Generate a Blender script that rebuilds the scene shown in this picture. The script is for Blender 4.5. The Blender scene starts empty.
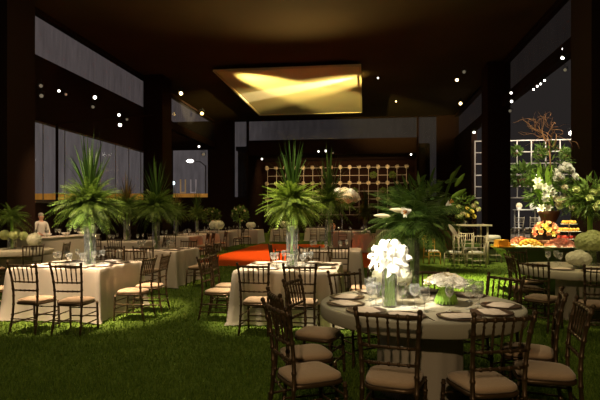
import bpy, math, random
import numpy as np
from mathutils import Vector, Matrix
random.seed(7)
PI = math.pi
A = math.radians(7.4)          # the camera is turned a little to the left of the hall's axis
CA, SA = math.cos(A), math.sin(A)
EYE = 1.5
COL = bpy.context.scene.collection

def cam2w(x, d):               # metres to the right of the camera, metres ahead -> hall coordinates
    return (x * CA - d * SA, x * SA + d * CA)
def px2w(px, d):
    return cam2w((px - 300) / 500 * d, d)
def dirw(fx, fd):              # heading given in camera axes -> rotation about z of a thing that faces +Y
    wx, wy = cam2w(fx, fd)
    return math.atan2(-wx, wy)
def zat(y, d):
    return EYE + (216 - y) * d / 500

# ------------------------------------------------------------------ materials
def mat(name, col, rough=0.6, metal=0.0, spec=0.5, noise=None, bump=None, emit=None, estr=0.0, sheen=0.0, trans=0.0):
    m = bpy.data.materials.new(name); m.use_nodes = True
    nt = m.node_tree; b = nt.nodes['Principled BSDF']
    b.inputs['Base Color'].default_value = (*col, 1)
    b.inputs['Roughness'].default_value = rough
    b.inputs['Metallic'].default_value = metal
    b.inputs['Specular IOR Level'].default_value = spec
    if sheen: b.inputs['Sheen Weight'].default_value = sheen
    if emit:
        b.inputs['Emission Color'].default_value = (*emit, 1); b.inputs['Emission Strength'].default_value = estr
    tc = None
    if noise or bump:
        tc = nt.nodes.new('ShaderNodeTexCoord')
    if noise:
        sc, col2 = noise
        n = nt.nodes.new('ShaderNodeTexNoise'); n.inputs['Scale'].default_value = sc; n.inputs['Detail'].default_value = 4
        nt.links.new(tc.outputs['Object'], n.inputs['Vector'])
        r = nt.nodes.new('ShaderNodeValToRGB')
        r.color_ramp.elements[0].position = .35; r.color_ramp.elements[1].position = .65
        r.color_ramp.elements[0].color = (*col, 1); r.color_ramp.elements[1].color = (*col2, 1)
        nt.links.new(n.outputs['Fac'], r.inputs['Fac']); nt.links.new(r.outputs['Color'], b.inputs['Base Color'])
    if bump:
        sc, st = bump
        n = nt.nodes.new('ShaderNodeTexNoise'); n.inputs['Scale'].default_value = sc; n.inputs['Detail'].default_value = 3
        nt.links.new(tc.outputs['Object'], n.inputs['Vector'])
        bp = nt.nodes.new('ShaderNodeBump'); bp.inputs['Strength'].default_value = st; bp.inputs['Distance'].default_value = .02
        nt.links.new(n.outputs['Fac'], bp.inputs['Height']); nt.links.new(bp.outputs['Normal'], b.inputs['Normal'])
    if trans:
        out = nt.nodes['Material Output']
        tl = nt.nodes.new('ShaderNodeBsdfTranslucent'); tl.inputs['Color'].default_value = (*[min(1, c * 1.3) for c in col], 1)
        mx = nt.nodes.new('ShaderNodeMixShader'); mx.inputs['Fac'].default_value = trans
        nt.links.new(b.outputs['BSDF'], mx.inputs[1]); nt.links.new(tl.outputs['BSDF'], mx.inputs[2])
        nt.links.new(mx.outputs['Shader'], out.inputs['Surface'])
    return m

def leafy(m, c0, c1):
    nt = m.node_tree; g = nt.nodes.new('ShaderNodeNewGeometry'); r = nt.nodes.new('ShaderNodeValToRGB')
    r.color_ramp.elements[0].color = (*c0, 1); r.color_ramp.elements[1].color = (*c1, 1)
    nt.links.new(g.outputs['Random Per Island'], r.inputs['Fac']); nt.links.new(r.outputs['Color'], nt.nodes['Principled BSDF'].inputs['Base Color'])
    for n in nt.nodes:
        if n.type == 'BSDF_TRANSLUCENT': nt.links.new(r.outputs['Color'], n.inputs['Color'])

def glass_mat(name, tint=(.96, .98, .96), gloss=0.12, streak=None, milky=0.0, milkcol=(.5, .5, .5), rim_glint=0.0):
    m = bpy.data.materials.new(name); m.use_nodes = True
    nt = m.node_tree; nt.nodes.remove(nt.nodes['Principled BSDF']); out = nt.nodes['Material Output']
    t = nt.nodes.new('ShaderNodeBsdfTransparent'); t.inputs['Color'].default_value = (*tint, 1)
    g = nt.nodes.new('ShaderNodeBsdfGlossy'); g.inputs['Roughness'].default_value = .06
    lw = nt.nodes.new('ShaderNodeLayerWeight'); lw.inputs['Blend'].default_value = .3
    mp = nt.nodes.new('ShaderNodeMapRange'); mp.inputs['To Min'].default_value = gloss * .4; mp.inputs['To Max'].default_value = min(1, gloss * 5)
    nt.links.new(lw.outputs['Facing'], mp.inputs['Value'])
    mx = nt.nodes.new('ShaderNodeMixShader')
    nt.links.new(mp.outputs['Result'], mx.inputs['Fac']); nt.links.new(t.outputs['BSDF'], mx.inputs[1]); nt.links.new(g.outputs['BSDF'], mx.inputs[2])
    last = mx
    if streak:
        tc = nt.nodes.new('ShaderNodeTexCoord'); ma = nt.nodes.new('ShaderNodeMapping')
        ma.inputs['Scale'].default_value = (streak, streak, .25)
        n = nt.nodes.new('ShaderNodeTexNoise'); n.inputs['Scale'].default_value = 3; n.inputs['Detail'].default_value = 5
        r = nt.nodes.new('ShaderNodeValToRGB')
        r.color_ramp.elements[0].position = .3; r.color_ramp.elements[1].position = .75
        r.color_ramp.elements[0].color = (tint[0] * .8, tint[1] * .8, tint[2] * .8, 1); r.color_ramp.elements[1].color = (min(1, tint[0] * 1.25), min(1, tint[1] * 1.25), min(1, tint[2] * 1.25), 1)
        nt.links.new(tc.outputs['Object'], ma.inputs['Vector']); nt.links.new(ma.outputs['Vector'], n.inputs['Vector'])
        nt.links.new(n.outputs['Fac'], r.inputs['Fac']); nt.links.new(r.outputs['Color'], t.inputs['Color'])
    if rim_glint:  # painted highlight: white mixed in where the glass turns edge on
        d = nt.nodes.new('ShaderNodeBsdfDiffuse'); d.inputs['Color'].default_value = (.95, .95, .92, 1)
        l2 = nt.nodes.new('ShaderNodeLayerWeight'); l2.inputs['Blend'].default_value = .25
        pw = nt.nodes.new('ShaderNodeMath'); pw.operation = 'POWER'; pw.inputs[1].default_value = 2.5
        mu = nt.nodes.new('ShaderNodeMath'); mu.operation = 'MULTIPLY'; mu.inputs[1].default_value = rim_glint
        nt.links.new(l2.outputs['Facing'], pw.inputs[0]); nt.links.new(pw.outputs[0], mu.inputs[0])
        m2 = nt.nodes.new('ShaderNodeMixShader'); nt.links.new(mu.outputs[0], m2.inputs['Fac'])
        nt.links.new(last.outputs['Shader'], m2.inputs[1]); nt.links.new(d.outputs['BSDF'], m2.inputs[2]); last = m2
    if milky:
        d = nt.nodes.new('ShaderNodeBsdfDiffuse'); d.inputs['Color'].default_value = (*milkcol, 1)
        m2 = nt.nodes.new('ShaderNodeMixShader'); m2.inputs['Fac'].default_value = milky
        nt.links.new(last.outputs['Shader'], m2.inputs[1]); nt.links.new(d.outputs['BSDF'], m2.inputs[2]); last = m2
    nt.links.new(last.outputs['Shader'], out.inputs['Surface'])
    return m

M = dict(
    wood=mat('bronze_wood', (.115, .070, .032), .36, .45, .5, noise=(9, (.075, .044, .02))),
    cushion=mat('tan_cushion', (.50, .34, .21), .75, sheen=.3, bump=(60, .15)),
    cloth=mat('cream_cloth', (.56, .49, .40), .85, bump=(90, .1)),
    cover=mat('taupe_cover', (.38, .35, .26), .8, bump=(120, .1)),
    black=mat('black_drape', (.022, .010, .006), .9, spec=.1, bump=(3, .3)),
    ceil=mat('ceiling_drape', (.065, .043, .021), .9, spec=.1, noise=(.5, (.055, .036, .018))),
    floor=None, grass=None,
    carpet=mat('orange_carpet', (.78, .13, .018), .9, spec=.1, noise=(6, (.70, .11, .015))),
    white=mat('white_paint', (.75, .74, .70), .5),
    greyfab=mat('panel_fabric', (.80, .72, .58), .9, spec=.1),
    glass=glass_mat('clear_glass', (.95, .97, .95), .22, milky=.02, milkcol=(.9, .92, .88), rim_glint=.45),
    glass2=glass_mat('vase_glass', (.97, .985, .97), .16, rim_glint=.15),
    crystal=glass_mat('wine_glass', (.965, .97, .96), .22, milky=.02, milkcol=(.95, .95, .92), rim_glint=.95),
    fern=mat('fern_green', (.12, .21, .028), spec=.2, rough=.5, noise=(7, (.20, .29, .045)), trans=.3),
    fernlit=mat('fern_lit_green', (.20, .30, .035), spec=.2, rough=.5, noise=(7, (.30, .40, .06)), trans=.3),  # lit copy of the fern green, strong light put into the colour
    sword=mat('sword_green', (.045, .11, .022), spec=.2, rough=.4, noise=(4, (.09, .17, .03)), trans=.2),
    bronze=mat('bronze_leaf', (.16, .085, .03), spec=.2, rough=.45, noise=(4, (.10, .10, .03)), trans=.2),
    palm=mat('palm_green', (.05, .11, .024), spec=.2, rough=.4, noise=(5, (.09, .17, .035)), trans=.25),
    leaf=mat('leaf_green', (.09, .17, .03), spec=.2, rough=.45, noise=(8, (.15, .24, .05)), trans=.25),
    stem=mat('stem_green', (.30, .52, .07), spec=.2, rough=.5, trans=.2),
    petal=mat('white_petal', (.88, .87, .80), .6, trans=.3),
    hyd=mat('hydrangea_white', (.72, .72, .56), .7, trans=.2),
    hydg=mat('hydrangea_green', (.50, .56, .24), .7, trans=.2),
    rose=mat('cream_rose', (.82, .74, .55), .6, trans=.15),
    peach=mat('peach_petal', (.85, .42, .22), .6, trans=.2),
    pink=mat('pink_petal', (.80, .30, .24), .6, trans=.2),
    yellowp=mat('yellow_petal', (.80, .70, .18), .6, trans=.2),
    anther=mat('orange_anther', (.55, .22, .03), .7),
    branch=mat('willow_branch', (.26, .12, .045), .7),
    plate=mat('brown_charger', (.06, .03, .017), .4, noise=(30, (.09, .05, .025))),
    napkin=mat('napkin_linen', (.66, .56, .46), .85),
    steel=mat('steel', (.55, .5, .42), .25, 1.0),
    lampbody=mat('lamp_black', (.02, .02, .02), .35),
    lens_w=mat('lens_white', (.9, .9, .9), .3, emit=(1, .93, .82), estr=7),
    lens_o=mat('lens_amber', (.9, .6, .2), .3, emit=(1, .62, .16), estr=9),
    lens_y=mat('lens_yellow', (.9, .7, .3), .3, emit=(1, .75, .32), estr=9),
    lens_d=mat('lens_dim', (.6, .55, .45), .25, emit=(1, .85, .6), estr=.12),
    terracotta=mat('terracotta', (.16, .055, .03), .6),
    buffet=mat('buffet_green', (.075, .10, .028), .5, noise=(3, (.06, .085, .025))),
    weave=mat('woven_rattan', (.13, .10, .03), .5),
    cheese=mat('orange_cheese', (.85, .38, .05), .5),
    ycake=mat('yellow_fruit', (.80, .48, .06), .45, noise=(40, (.7, .34, .04))),
    redfruit=mat('red_fruit', (.55, .05, .03), .35, noise=(50, (.45, .03, .02))),
    ham=mat('pink_ham', (.75, .25, .18), .5, noise=(30, (.85, .45, .32))),
    latt=mat('lattice_paint', (.46, .42, .37), .6),
    gold=mat('gold_wood', (.62, .36, .06), .35, .3),
    ivory=mat('ivory_wood', (.66, .58, .42), .45),
    skin=mat('skin', (.55, .30, .2), .55), shirt=mat('shirt_white', (.62, .58, .52), .8), hair=mat('grey_hair', (.35, .32, .28), .8),
    trouser=mat('trouser_black', (.01, .01, .012), .8), shoe=mat('shoe_black', (.01, .01, .01), .3),
    bldg=mat('outdoor_wall', (.22, .20, .19), .9), lit_o=mat('lit_fascia', (.8, .5, .1), .6, emit=(1, .42, .06), estr=.32),
    lit_s=mat('lit_letter', (.8, .75, .7), .6, emit=(.9, .75, .72), estr=.22), lit_so=mat('lit_letter_warm', (.8, .6, .3), .6, emit=(1, .62, .25), estr=.22),
    lit_b=mat('lit_floodlight', (.8, .9, 1), .6, emit=(.75, .95, 1), estr=4),
    pole=mat('grey_pole', (.30, .28, .27), .6),
    soil=mat('outside_ground', (.03, .03, .02), .95),
    deck=mat('deck_board', (.16, .13, .10), .7),
    pvc_low=glass_mat('clear_vinyl', (.80, .78, .78), .05, streak=1.2, milky=.05, milkcol=(.30, .28, .28)),
    pvc_up=glass_mat('stained_vinyl', (.62, .57, .56), .02, streak=2.0, milky=.06, milkcol=(.28, .25, .25)),
)

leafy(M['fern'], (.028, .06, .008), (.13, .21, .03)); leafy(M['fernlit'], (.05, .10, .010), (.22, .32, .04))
leafy(M['sword'], (.018, .050, .010), (.06, .12, .022)); leafy(M['palm'], (.022, .060, .012), (.14, .23, .045)); leafy(M['leaf'], (.05, .10, .018), (.17, .27, .05))
leafy(M['bronze'], (.05, .03, .012), (.18, .13, .035))

def grass_ground():
    m = bpy.data.materials.new('lawn'); m.use_nodes = True
    nt = m.node_tree; b = nt.nodes['Principled BSDF']; b.inputs['Roughness'].default_value = .9; b.inputs['Specular IOR Level'].default_value = .1
    tc = nt.nodes.new('ShaderNodeTexCoord')
    n1 = nt.nodes.new('ShaderNodeTexNoise'); n1.inputs['Scale'].default_value = 22; n1.inputs['Detail'].default_value = 6
    n2 = nt.nodes.new('ShaderNodeTexNoise'); n2.inputs['Scale'].default_value = 1.4; n2.inputs['Detail'].default_value = 3
    for n in (n1, n2): nt.links.new(tc.outputs['Object'], n.inputs['Vector'])
    r = nt.nodes.new('ShaderNodeValToRGB')
    r.color_ramp.elements[0].position = .3; r.color_ramp.elements[1].position = .7
    r.color_ramp.elements[0].color = (.045, .085, .012, 1); r.color_ramp.elements[1].color = (.16, .24, .035, 1)
    mx = nt.nodes.new('ShaderNodeMix'); mx.data_type = 'FLOAT'; mx.inputs['Factor'].default_value = .4
    nt.links.new(n1.outputs['Fac'], mx.inputs[2]); nt.links.new(n2.outputs['Fac'], mx.inputs[3])
    nt.links.new(mx.outputs[0], r.inputs['Fac']); nt.links.new(r.outputs['Color'], b.inputs['Base Color'])
    bp = nt.nodes.new('ShaderNodeBump'); bp.inputs['Strength'].default_value = .8; bp.inputs['Distance'].default_value = .03
    nt.links.new(n1.outputs['Fac'], bp.inputs['Height']); nt.links.new(bp.outputs['Normal'], b.inputs['Normal'])
    return m
M['floor'] = grass_ground()
def grass_blade_mat():
    m = mat('grass_blade', (.10, .15, .022), .6, spec=.2, trans=.3)
    nt = m.node_tree; b = nt.nodes['Principled BSDF']
    at = nt.nodes.new('ShaderNodeNewGeometry'); r = nt.nodes.new('ShaderNodeValToRGB')
    r.color_ramp.elements[0].color = (.08, .165, .016, 1); r.color_ramp.elements[1].color = (.25, .36, .05, 1)
    nt.links.new(at.outputs['Random Per Island'], r.inputs['Fac']); nt.links.new(r.outputs['Color'], b.inputs['Base Color'])
    return m
M['grass'] = grass_blade_mat()

# ------------------------------------------------------------------ mesh builder
class MB:
    def __init__(s): s.v = []; s.f = []
    def add(s, vs, fs):
        o = len(s.v); s.v += [tuple(p) for p in vs]; s.f += [tuple(i + o for i in f) for f in fs]; return s
    def box(s, c, size, rz=0.0, taper=1.0):
        x, y, z = size[0] / 2, size[1] / 2, size[2] / 2; vs = []
        for dz in (-z, z):
            k = taper if dz > 0 else 1
            for dx, dy in ((-x, -y), (x, -y), (x, y), (-x, y)):
                dx, dy = dx * k, dy * k
                vs.append((c[0] + dx * math.cos(rz) - dy * math.sin(rz), c[1] + dx * math.sin(rz) + dy * math.cos(rz), c[2] + dz))
        return s.add(vs, [(3, 2, 1, 0), (4, 5, 6, 7), (0, 1, 5, 4), (1, 2, 6, 5), (2, 3, 7, 6), (3, 0, 4, 7)])
    def tube(s, pts, radii, n=8, cap=True):
        pts = [Vector(p) for p in pts]
        if not hasattr(radii, '__len__'): radii = [radii] * len(pts)
        vs = []; fs = []; ref = None
        for i, p in enumerate(pts):
            t = (pts[min(i + 1, len(pts) - 1)] - pts[max(i - 1, 0)])
            t = t.normalized() if t.length > 1e-9 else Vector((0, 0, 1))
            if ref is None:
                ref = Vector((1, 0, 0)) if abs(t.x) < .8 else Vector((0, 1, 0))
            u = (ref - t * ref.dot(t)); u = u.normalized() if u.length > 1e-6 else t.orthogonal().normalized()
            ref = u; w = t.cross(u)
            for k in range(n):
                a = 2 * PI * k / n
                vs.append(p + (u * math.cos(a) + w * math.sin(a)) * radii[i])
        for i in range(len(pts) - 1):
            for k in range(n):
                a, b = i * n + k, i * n + (k + 1) % n
                fs.append((a, b, b + n, a + n))
        if cap:
            fs.append(tuple(range(n - 1, -1, -1))); fs.append(tuple((len(pts) - 1) * n + k for k in range(n)))
        return s.add(vs, fs)
    def lathe(s, prof, n=20, c=(0, 0, 0), cap0=True, cap1=True):
        vs = []; fs = []
        for r, z in prof:
            for k in range(n):
                a = 2 * PI * k / n; vs.append((c[0] + r * math.cos(a), c[1] + r * math.sin(a), c[2] + z))
        for i in range(len(prof) - 1):
            for k in range(n):
                a, b = i * n + k, i * n + (k + 1) % n; fs.append((a, b, b + n, a + n))
        if cap0: fs.append(tuple(range(n - 1, -1, -1)))
        if cap1: fs.append(tuple((len(prof) - 1) * n + k for k in range(n)))
        return s.add(vs, fs)
    def ball(s, c, r, n=8, sq=(1, 1, 1)):
        prof = [(r * math.sin(PI * i / n), -r * math.cos(PI * i / n)) for i in range(n + 1)]
        o = MB(); o.lathe([(max(p[0], r * .01), p[1]) for p in prof], max(6, n + 2))
        return s.add([(c[0] + v[0] * sq[0], c[1] + v[1] * sq[1], c[2] + v[2] * sq[2]) for v in o.v], o.f)
    def strip(s, pts, widths, side, fold=0.0):        # a leaf: a folded strip along pts
        vs = []; fs = []
        for i, p in enumerate(pts):
            p = Vector(p); t = (Vector(pts[min(i + 1, len(pts) - 1)]) - Vector(pts[max(i - 1, 0)])).normalized()
            sd = side - t * side.dot(t); sd = sd.normalized() if sd.length > 1e-6 else t.orthogonal().normalized()
            nrm = t.cross(sd); w = widths[i]
            vs += [p - sd * w + nrm * fold * w, p, p + sd * w + nrm * fold * w]
        for i in range(len(pts) - 1):
            a = i * 3; fs += [(a, a + 1, a + 4, a + 3), (a + 1, a + 2, a + 5, a + 4)]
        return s.add(vs, fs)
    def xf(s, mtx):
        s.v = [tuple(mtx @ Vector(p)) for p in s.v]; return s
    def join(s, o, mtx=None):
        return s.add([tuple(mtx @ Vector(p)) for p in o.v] if mtx else o.v, o.f)
    def build(s, name, m, parent=None, loc=(0, 0, 0), rz=0.0, smooth=True):
        me = bpy.data.meshes.new(name); me.from_pydata(s.v, [], s.f); me.update()
        if smooth: me.polygons.foreach_set('use_smooth', [len(p.vertices) <= 4 for p in me.polygons])
        me.materials.append(m)
        o = bpy.data.objects.new(name, me); COL.objects.link(o)
        if parent: o.parent = parent
        o.location = loc; o.rotation_euler.z = rz
        return o

def tag(o, label, cat, group=None, kind='thing'):
    o['label'] = label; o['category'] = cat; o['kind'] = kind
    if group: o['group'] = group
    return o
def thing(name, label, cat, loc=(0, 0, 0), rz=0.0, group=None, scale=1.0):
    o = bpy.data.objects.new(name, None); COL.objects.link(o); o.empty_display_size = .1
    o.location = loc; o.rotation_euler.z = rz; o.scale = (scale,) * 3
    return tag(o, label, cat, group)
def copy_tree(o, parent=None):
    c = o.copy(); COL.objects.link(c)
    if parent is not None: c.parent = parent
    for ch in list(o.children): copy_tree(ch, c)
    return c
USED = set()
def place(proto, label, loc, rz=0.0, group=None, scale=None, kids_of=None):
    """The first use moves the prototype itself, later uses copy it."""
    if proto.name in USED: o = copy_tree(proto)
    else: o = proto; USED.add(proto.name)
    o['label'] = label; o.location = loc; o.rotation_euler.z = rz
    if group: o['group'] = group
    elif 'group' in o: del o['group']
    if scale: o.scale = (scale,) * 3 if not hasattr(scale, '__len__') else scale
    return o
def structure(o, label=None):
    o['kind'] = 'structure'
    if label: o['label'] = label
    return o

# ================================================================== THE HALL
LX, RX, BY, CZ = -11.0, 6.2, 36.0, 8.55
fl = MB(); fl.add([(-15.2, -3, 0), (RX + .2, -3, 0), (RX + .2, 44.5, 0), (-15.2, 44.5, 0)], [(0, 1, 2, 3)])
floor = structure(fl.build('floor', M['floor'], smooth=False), 'lawn floor of the hall')
cl = MB(); cl.box(((LX + RX) / 2, 16.5, CZ + .1), (RX - LX + .6, 39.4, .2))
structure(cl.build('ceiling', M['ceil'], smooth=False))
w = MB()
def wl(y0, y1, z0, z1): w.box((LX - .15, (y0 + y1) / 2, (z0 + z1) / 2), (.3, y1 - y0, z1 - z0))
wl(-3, 25, 0, 1.95); wl(-3, 25, 4.75, 6.95); wl(25, 36, 6.5, 6.95); wl(-3, 36, 8.42, CZ)
structure(w.build('wall_left', M['black'], smooth=False))
w = MB()
def wr(y0, y1, z0, z1): w.box((RX + .15, (y0 + y1) / 2, (z0 + z1) / 2), (.3, y1 - y0, z1 - z0))
wr(-3, 13, 0, 6.95); wr(13, 24, 6.5, 6.95); wr(24, 30.4, 6.5, 6.95); wr(30.4, 36, 0, 6.95); wr(-3, 36, 8.42, CZ)
structure(w.build('wall_right', M['black'], smooth=False))
w = MB()
def wb(x0, x1, z0, z1, y=BY): w.box(((x0 + x1) / 2, y + .15, (z0 + z1) / 2), (x1 - x0, .3, z1 - z0))
wb(-15.2, -14.4, 0, CZ); wb(-14.4, -11.6, 0, 2.9); wb(-14.4, -11.6, 6.45, CZ); wb(-11.6, -9.6, 0, CZ)
wb(-9.6, -8.6, 0, 2.9); wb(-8.6, 3.7, 5.95, 7.05); wb(3.7, 5.0, 0, 2.9); wb(-9.6, 5, 8.5, CZ); wb(5.0, RX + .3, 0, CZ)
wb(-8.66, -8.52, 2.9, 8.5); wb(3.64, 3.76, 2.9, 8.5)
structure(w.build('wall_back', M['black'], smooth=False))
w = MB(); w.box((-2.5, 44.2, 3.3), (14, .3, 6.6)); w.box((-9.2, 40.2, 3.3), (.3, 8, 6.6)); w.box((4.4, 40.2, 3.3), (.3, 8, 6.6)); w.box((-2.5, 40.2, 6.5), (14, 8, .3))
w.box((-8.9, 36.9, 3.1), (.3, 1.2, 6.2))
structure(w.build('wall_niche', M['black'], smooth=False))
w = MB(); w.box(((LX + RX) / 2, -3.1, 4.3), (RX - LX + 8, .2, 8.6)); structure(w.build('wall_front', M['black'], smooth=False))
for k, (x, y) in enumerate(((LX + .5, 13.5), (LX + .5, 24.4), (RX - .35, 13.3), (RX - .13, 24.4))):
    c = MB(); c.box((0, 0, CZ / 2), (1.0 if k != 0 else 1.02, 1.2, CZ)); c.box((0, 0, .15), (1.06, 1.26, .3))
    structure(c.build('trim_%d' % (k + 1), M['black'], loc=(x, y, 0), smooth=False), 'black draped column')
# vinyl windows
def window(n, x0, y0, x1, y1, z0, z1, m, seam=1.25, fr=.014):
    dx, dy = x1 - x0, y1 - y0; L = math.hypot(dx, dy); ang = math.atan2(dy, dx)
    p = MB(); p.add([(0, 0, 0), (L, 0, 0), (L, 0, z1 - z0), (0, 0, z1 - z0)], [(0, 1, 2, 3)])
    o = structure(p.build('window_%d' % n, m, loc=(x0, y0, z0), rz=ang, smooth=False))
    if seam:
        f = MB(); k = max(1, round(L / seam))
        for i in range(1, k): f.box((L * i / k, 0, (z1 - z0) / 2), (fr, .03, z1 - z0))
        f.box((L / 2, 0, .03), (L, .05, .06)); f.box((L / 2, 0, z1 - z0 - .03), (L, .05, .06))
        f.build('window_frame', M['pole'] if fr < .05 else M['black'], o, smooth=False)
    return o
window(1, LX - .1, -3, LX - .1, 25, 1.95, 4.75, M['pvc_low'], 1.3)
window(2, LX - .1, -3, LX - .1, 36, 6.95, 8.42, M['pvc_up'], 0)
window(3, -14.4, BY + .1, -11.6, BY + .1, 2.9, 6.45, M['pvc_low'], 0)
window(4, -9.6, BY + .1, -8.66, BY + .1, 2.9, 8.5, M['pvc_low'], 0)
window(5, -8.52, BY + .1, 3.64, BY + .1, 7.05, 8.5, M['pvc_low'], 0)
window(6, 3.76, BY + .1, 5.0, BY + .1, 2.9, 8.5, M['pvc_low'], 0)
window(7, RX + .1, -3, RX + .1, 36, 6.95, 8.42, M['pvc_up'], 0)
pm = MB(); x, y = LX + .1, None
pm.tube([(-10.75, 16.35, 0), (-10.75, 16.35, 4.75)], .05, 8); pm.tube([(-10.75, 16.35, 4.75), (-8.6, 19.4, 5.6)], .03, 6)
structure(pm.build('trim_5', M['black']), 'black tent pole in front of the left window')
# grass blades: one mesh, part of the lawn
def grass(n=150000):
    rng = np.random.default_rng(3)
    u = rng.random(n); d0, d1 = 2.3, 15.0
    d = 1 / (1 / d0 + u * (1 / d1 - 1 / d0))
    d = d0 + (d - d0) * 1.0
    x = (rng.random(n) * 1.4 - .7) * d
    wx = x * CA - d * SA; wy = x * SA + d * CA
    ok = (wx > LX + .2) & (wx < RX - .2) & ~((wx > -5.5) & (wx < 1.15) & (wy > 14.6))
    wx, wy, d = wx[ok], wy[ok], d[ok]; n = len(wx)
    h = rng.uniform(.022, .05, n); wd = rng.uniform(.0022, .004, n) * np.maximum(1, d / 3.2)
    an = rng.random(n) * 2 * PI; le = rng.uniform(0, .8, n) * h; la = rng.random(n) * 2 * PI
    v = np.zeros((n, 3, 3), np.float32)
    v[:, 0, 0] = wx - np.cos(an) * wd; v[:, 0, 1] = wy - np.sin(an) * wd
    v[:, 1, 0] = wx + np.cos(an) * wd; v[:, 1, 1] = wy + np.sin(an) * wd
    v[:, 2, 0] = wx + np.cos(la) * le; v[:, 2, 1] = wy + np.sin(la) * le; v[:, 2, 2] = h
    me = bpy.data.meshes.new('grass'); me.vertices.add(n * 3); me.vertices.foreach_set('co', v.ravel())
    me.loops.add(n * 3); me.loops.foreach_set('vertex_index', np.arange(n * 3, dtype=np.int32))
    me.polygons.add(n); me.polygons.foreach_set('loop_start', np.arange(0, n * 3, 3, dtype=np.int32))
    me.update(); me.validate(); me.materials.append(M['grass'])
    o = bpy.data.objects.new('grass', me); COL.objects.link(o); o.parent = floor; o['kind'] = 'stuff'
grass()
# orange carpet in front of the back wall
CX0, CX1, CY0, CY1 = -5.5, 1.15, 14.6, 26.2
def gz(x, y): return .018 if CX0 - .1 < x < CX1 + .1 and CY0 - .1 < y < CY1 + .1 else 0.0
c = MB(); c.box(((CX0 + CX1) / 2, (CY0 + CY1) / 2, .006), (CX1 - CX0, CY1 - CY0, .012))
tag(c.build('carpet', M['carpet'], smooth=False), 'orange lit carpet on the lawn in front of the far wall', 'carpet')

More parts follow.
